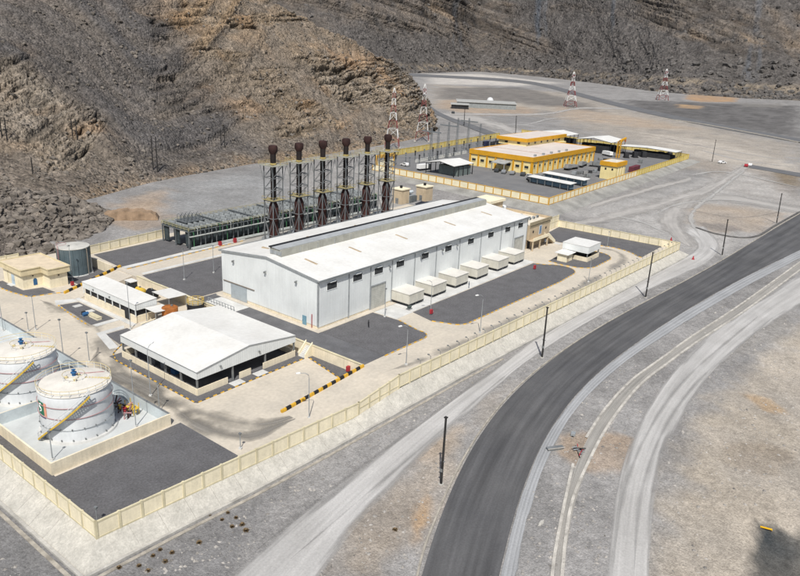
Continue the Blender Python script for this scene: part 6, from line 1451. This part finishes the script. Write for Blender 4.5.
pylon('transmission_tower', 'distant red and white lattice tower beside the far road', 570, 107, 72, None, 7., [(.85, 6), (.7, 6)], tk=.6)
pylon('transmission_tower', 'distant red and white lattice tower in front of the mountain foot on the right', 662, 100.5, 69, None, 7.5, [(.85, 8), (.68, 8)], tk=.7)

# ================================================================= wooden power poles along the road
pole_m = mat('pole_black', (.03, .028, .027), .8, .2, 1.)
def pole(label, px, py, yt, pxt, z=None, r0=.2, group='power poles along the road', name='power_pole', plate=True):
    q = G(px, py) if z is None else P(px, py, z); h = rise(q, yt)
    t = thing(name, label, 'pole', q, group=group)
    tx = pix((q[0], q[1], q[2]+h))[0]; lean = (pxt-tx)/FPX*math.dist(q, CPOS)
    top = (CR[0]*lean, CR[1]*lean, h)
    part('shaft', MB().tube([(0, 0, -.3), top], [r0, r0*.78], 10), pole_m, t, True)
    part('cap', MB().box(top[0]-r0*1.1, top[0]+r0*1.1, top[1]-r0*1.1, top[1]+r0*1.1, h, h+.18), pole_m, t)
    if plate:
        part('bracket', MB().box(-.08, .08, -.34, .34, h*.35, h*.35+.14), steel, t); part('plate', MB().box(-.28, -.2, -.22, .22, h*.2, h*.2+.5), steel, t)
    part('footing', MB().lathe([(.45, -.1), (.42, .12), (.2, .14)], 10), conc, t)
    return t
pole('black pole at the bend of the main road, nearest the camera', 441, 484, 418, 446)
pole('black pole between gravel track and road, in front of the long wall', 542, 357.5, 308, 547.5)
pole('black pole in front of the right corner of the boundary wall', 645.5, 297.5, 253, 653)
pole('black pole where the dirt tracks meet the road', 722, 255.5, 220, 728)
pole('black pole at the far right edge beside the road', 776.5, 223.5, 194, 782)
pole('lone black pole behind the right end of the yellow compound', 712, 162, 140, 716, plate=False)
pole('thin pole beyond the roof of the yellow workshop', 515.5, 134, 116, 516.5, r0=.3, plate=False)
pole('thin pole beside the far bend of the asphalt road', 464, 126, 107, 465, r0=.3, plate=False)
# paired poles on the near spur
HB = bvh(S2)
def on_hill(px, py):
    d = ray(px, py); d = d/np.linalg.norm(d); hit = HB.ray_cast(Vector(CPOS), Vector(d))
    if hit[0] is None: return P(px, py, 1)
    return tuple(hit[0])
def hpole(label, px, py, yt, pair=True):
    q = on_hill(px, py); h = rise(q, yt); t = thing('hillside_pole', label, 'pole', (q[0], q[1], q[2]-.2), R(-50), 'poles standing on the rocky spur')
    for s in ((-.9, .9) if pair else (0,)): part('shaft', MB().tube([(s, 0, -.8), (s, 0, h)], [.26, .2], 8), pole_m, t, True)
    if pair: part('cross_bar', MB().box(-2.0, 2.0, -.12, .12, h*.85, h*.85+.25), pole_m, t); part('brace', MB().box(-.9, .9, -.1, .1, h*.4, h*.4+.2), pole_m, t)
hpole('pair of poles at the left edge on the rocky spur', 4.5, 138, 117); hpole('pair of poles on the pale slab of the rocky spur', 75, 138, 119)
hpole('single pole at the foot of the tilted strata', 33, 174, 157, False); hpole('pair of poles where the dark scree meets the flat', 155.5, 171, 136); hpole('pair of poles on the scree left of the exhaust stacks', 223, 147, 129)

# ================================================================= lamp posts in the plant
def lamp(label, px, py, yt, z, kind='arm', az=None):
    q = P(px, py, z); h = rise(q, yt); t = thing('lamp_post', label, 'lamp post', q, az if az is not None else R(200), 'lamp posts of the power station')
    part('base', MB().cbox(0, 0, 0, .45, .45, .3), white_c, t)
    if kind == 'arm':
        part('shaft', MB().tube([(0, 0, .2), (0, 0, h*.86), (.12, 0, h*.94), (.7, 0, h*.99), (1.6, 0, h)], [.09, .065, .06, .05, .045], 8), galv, t, True)
        part('lamp_head', MB().box(1.5, 2.2, -.16, .16, h-.04, h+.12), emw, t)
    else:
        part('shaft', MB().tube([(0, 0, .2), (0, 0, h)], [.085, .055], 8), galv, t, True)
        part('lamp_head', MB().box(-.16, .16, -.2, .2, h-.05, h+.2), steel, t)
    return t
lamp('curved lamp post on the front upper lane below the dark figure', 406, 365, 324.5, ZU, az=R(165)); lamp('curved lamp post on the lane beyond the long gravel bed', 480, 333, 294, ZU, az=R(165))
lamp('curved lamp post at the foot of the front ramp', 309, 418.5, 372, ZL, az=R(150)); lamp('curved lamp post left of the open-sided store', 150.7, 396, 347, ZL, az=R(30))
lamp('short floodlight post between the bund and the open-sided store', 159.5, 411, 384, ZL, 'flood'); lamp('tall thin mast inside the bund right of the near tank', 136, 427, 361, ZL, 'flood'); lamp('short post inside the bund in front of the near tank', 52.7, 460, 432, ZL, 'flood')
lamp('tall lamp post behind the two fuel tanks', 64, 361, 320, ZL, 'flood'); lamp('lamp post on the lower yard above the near tank', 89.5, 362, 333, ZL, 'flood'); lamp('lamp post at the left edge of the lower yard', 3.5, 331, 287, ZL, 'flood')
lamp('lamp post in the lower yard in front of the beige building', 36, 330, 296, ZL, 'flood'); lamp('short floodlight in the lower yard left of the lamp post by the beige building', 28.5, 331, 313, ZL, 'flood'); lamp('mast in front of the dark grey tank', 72.6, 281, 246, ZL, 'flood')
lamp('curved lamp post right of the dark grey tank', 92.5, 273, 255, ZL, az=R(170)); lamp('lamp post at the corner of the treatment house', 130.7, 329, 283, ZL, 'flood'); lamp('lamp post on the gravel left of the hall', 184.4, 280, 249, ZU, 'flood')
lamp('lamp post on the gravel against the hall gable', 213.8, 273, 246, ZU, 'flood'); lamp('lamp post by the near roller door of the hall', 384.8, 317, 289, ZU, 'flood'); lamp('curved lamp post between the first two air intake boxes', 430.3, 314, 280, ZU, az=R(150))
lamp('lamp post by the gate canopy lane', 588.3, 282, 259, ZU, 'flood'); lamp('lamp post on the right gravel bed behind the canopy', 607, 248, 232, ZU, 'flood'); lamp('small camera post behind the near wall corner', 97.5, 524, 508, ZL, 'flood')
lamp('short post by the gravel edge at the front wall', 240.5, 449, 434, ZL, 'flood'); lamp('curved lamp post at the dark yard edge near the front wall', 257.5, 444, 390, ZL, az=R(140)) if False else None
# hose reels, hydrants, signs
for k, (px, py, z, lb) in enumerate(((348, 372, ZL, 'red hose cabinet at the retaining wall beside the front ramp'), (431, 314.5, ZU+.06, 'red hydrant cabinet at the near end of the long gravel bed'), (534.5, 269.5, ZU, 'red hydrant cabinet at the far end of the white path'), (64, 281, ZL, 'red hose cabinet beside the beige building corner'))):
    q = P(px, py, z); t = thing('hydrant_cabinet', lb, 'hydrant', q); part('cabinet', MB().box(-.35, .35, -.25, .25, .25, 1.25), red, t); part('leg', MB().box(-.25, .25, -.1, .1, 0, .25), steel, t); part('reel', MB().tube([(.6, -.1, .5), (.6, .1, .5)], .32, 10), pinkp, t)
q = G(671, 240.5); t = thing('traffic_cone', 'small red cone outside the right boundary corner', 'cone', q); part('base', MB().cbox(0, 0, 0, .9, .9, .1), red, t); part('cone', MB().lathe([(.36, .1), (.1, 1.2)], 12), red, t)
q = G(693, 259.5); t = thing('traffic_cone', 'small red cone at the edge of the curving gravel track', 'cone', q); part('base', MB().cbox(0, 0, 0, .9, .9, .1), red, t); part('cone', MB().lathe([(.36, .1), (.1, 1.2)], 12), red, t)
# things lying about the road works
q = G(555, 449.5); t = thing('concrete_trough', 'grey concrete trough lying on the sandy patch beside the road', 'trough', q, R(-35)); part('body', MB()._add([(-1.3, -.3, 0), (1.3, -.3, 0), (1.3, .35, 0), (-1.3, .35, 0), (-1.45, -.38, .45), (1.45, -.38, .45), (1.45, .42, .45), (-1.45, .42, .45)], [(3, 2, 1, 0), (4, 5, 6, 7), (0, 1, 5, 4), (1, 2, 6, 5), (2, 3, 7, 6), (3, 0, 4, 7)]), steel, t); part('rim', MB().box(-1.5, 1.5, -.42, -.36, .4, .52), conc, t)
q = G(573, 435.2); t = thing('concrete_block', 'small pale grey block at the top of the sandy patch', 'block', q, .3); part('block', MB().box(-.5, .5, -.35, .35, 0, .5), galv, t); part('foot', MB().box(-.6, .6, -.2, .2, 0, .12), black, t)
q = G(577.5, 452.5); t = thing('scrap_pile', 'tangle of dark pipes and red scrap on the sandy patch', 'scrap pile', q)
random.seed(2)
for k in range(11): part('pipe', MB().bar((random.uniform(-1.2, 1.2), random.uniform(-.8, .8), .08+.05*k), (random.uniform(-1.6, 2.6), random.uniform(-1.2, 1.), .12+.05*k), .12), (black, red, galv, steel)[k % 4], t)
q = G(766, 529); t = thing('yellow_plank', 'bright yellow plank lying at the edge of the dark pit', 'plank', q, R(-75)); part('plank', MB().box(-.75, .75, -.16, .16, .02, .2), mat('plank_yellow', (.75, .42, .01), .6), t); part('batten', MB().box(-.7, .7, -.2, -.16, .02, .14), black, t)
for k, (px, py) in enumerate(((541, 523), (541, 320.5), (715, 313))):
    q = G(px, py); o = tag(part('flat_stone', MB()._add([(x*random.uniform(.75, 1.25), y*random.uniform(.75, 1.25), z) for z, f in ((-.05, 1.), (.14, .9), (.2, .6)) for x, y in ((.7*f, 0), (.4*f, .3*f), (-.3*f, .35*f), (-.75*f, .05*f), (-.35*f, -.3*f), (.3*f, -.35*f))], [(0, 1, 7, 6), (1, 2, 8, 7), (2, 3, 9, 8), (3, 4, 10, 9), (4, 5, 11, 10), (5, 0, 6, 11), (6, 7, 13, 12), (7, 8, 14, 13), (8, 9, 15, 14), (9, 10, 16, 15), (10, 11, 17, 16), (11, 6, 12, 17), (12, 13, 14, 15, 16, 17)]), conc, None), ('pale flat slab beside the road strip near the bottom', 'pale slab by the front track', 'dark slab beside the drain on the right')[k], 'slab'); o.location = q; o.scale = (1.2, .7, 1)
# dry shrubs outside the front wall
shrub_m = mat('dry_shrub', (.19, .135, .075), .95, .3, 3.)
random.seed(21)
for k, (px, py) in enumerate(((228, 513), (236, 518), (242, 525), (232, 527), (222, 520), (246, 531), (199, 543), (153, 556), (165, 562), (160, 550), (139, 566), (119, 568), (148, 571), (172, 553), (209, 515), (395, 530))):
    q = G(px, py); rr = random.uniform(.2, .42); b = MB()
    for i in range(190):
        a, e = random.random()*6.28, random.random()*1.1+.1; L = rr*random.uniform(.25, 1.0); d = Vector((math.cos(a)*math.cos(e), math.sin(a)*math.cos(e), math.sin(e)))
        s = Vector((-math.sin(a), math.cos(a), 0))*.05; p1 = d*L; b._add([d*L*.3-s, p1-s, p1+d*.12, p1+s], [(0, 1, 2, 3)])
    o = tag(part('dry_shrub', b, shrub_m, None), 'low brown dry shrub on the gravel outside the front wall', 'shrub', 'dry shrubs outside the wall'); o.location = q

# sand bank cut into the flat behind the plant
q = P(130, 217, .6); t = thing('sand_bank', 'long cut bank of orange-brown sand below the rocky spur', 'sand bank', q, R(-37))
b = MB(); n = 24; vs = []
for i in range(n+1):
    x = -9+18*i/n; e = math.sin(math.pi*min(1, max(0, i/n)))**.4; w_ = random.uniform(-.25, .25)
    for y, z in ((-2.6+w_, -.6), (-1.7+w_, 2.3*e+w_), (1.5, 2.7*e+w_), (3.6, -.6)): vs.append((x, y, z))
b._add(vs, [(i*4+k, i*4+4+k, i*4+5+k, i*4+1+k) for i in range(n) for k in range(3)]); part('face', b, mat('sand_orange', (.27, .19, .125), .95, .2, .4, .6, 1.5), t)


# ================================================================= people
def person(label, loc, rz, h, top, legs, skin=(.3, .18, .12)):
    r = thing('person', label, 'person', loc, rz, 'people'); s = h/1.75
    me = bpy.data.meshes.new('body')
    V = [(0, 0, .95), (0, 0, 1.2), (0, 0, 1.42), (0, .01, 1.52), (0, .02, 1.62), (0, .02, 1.72), (.19, 0, 1.4), (.25, .02, 1.12), (.27, .08, .88), (-.19, 0, 1.4), (-.25, .0, 1.12), (-.25, .06, .88), (.1, 0, .9), (.11, .05, .5), (.12, .0, .08), (.12, .13, .04), (-.1, 0, .9), (-.12, -.03, .5), (-.13, -.1, .08), (-.13, .03, .04)]
    Ed = [(0, 1), (1, 2), (2, 3), (3, 4), (4, 5), (2, 6), (6, 7), (7, 8), (2, 9), (9, 10), (10, 11), (0, 12), (12, 13), (13, 14), (14, 15), (0, 16), (16, 17), (17, 18), (18, 19)]
    rad = [.16, .15, .16, .07, .1, .07, .075, .055, .04, .075, .055, .04, .1, .07, .05, .04, .1, .07, .05, .04]
    me.from_pydata([(x*s, y*s, z*s) for x, y, z in V], Ed, []); o = link('body', me, r)
    m = o.modifiers.new('skin', 'SKIN'); 
    for i, sv in enumerate(me.skin_vertices[0].data): sv.radius = (rad[i]*s, rad[i]*s*.85)
    me.skin_vertices[0].data[0].use_root = True
    o.modifiers.new('sub', 'SUBSURF').render_levels = 2; me.materials.append(top)
    part('hair', MB().lathe([(.09*s, 1.66*s), (.105*s, 1.72*s), (.07*s, 1.8*s), (.01, 1.82*s)], 12), black, r, True)
    return r
person('person in dark clothes walking across the gravel before the hall', P(368.5, 327.5, ZU+.06), R(60), 1.72, mat('dark_cloth', (.02, .02, .025), .9), None)
person('person in dark blue standing on the white path by the third air intake box', P(468.8, 288, ZU+.09), R(20), 1.72, mat('blue_cloth', (.05, .08, .13), .9), None)
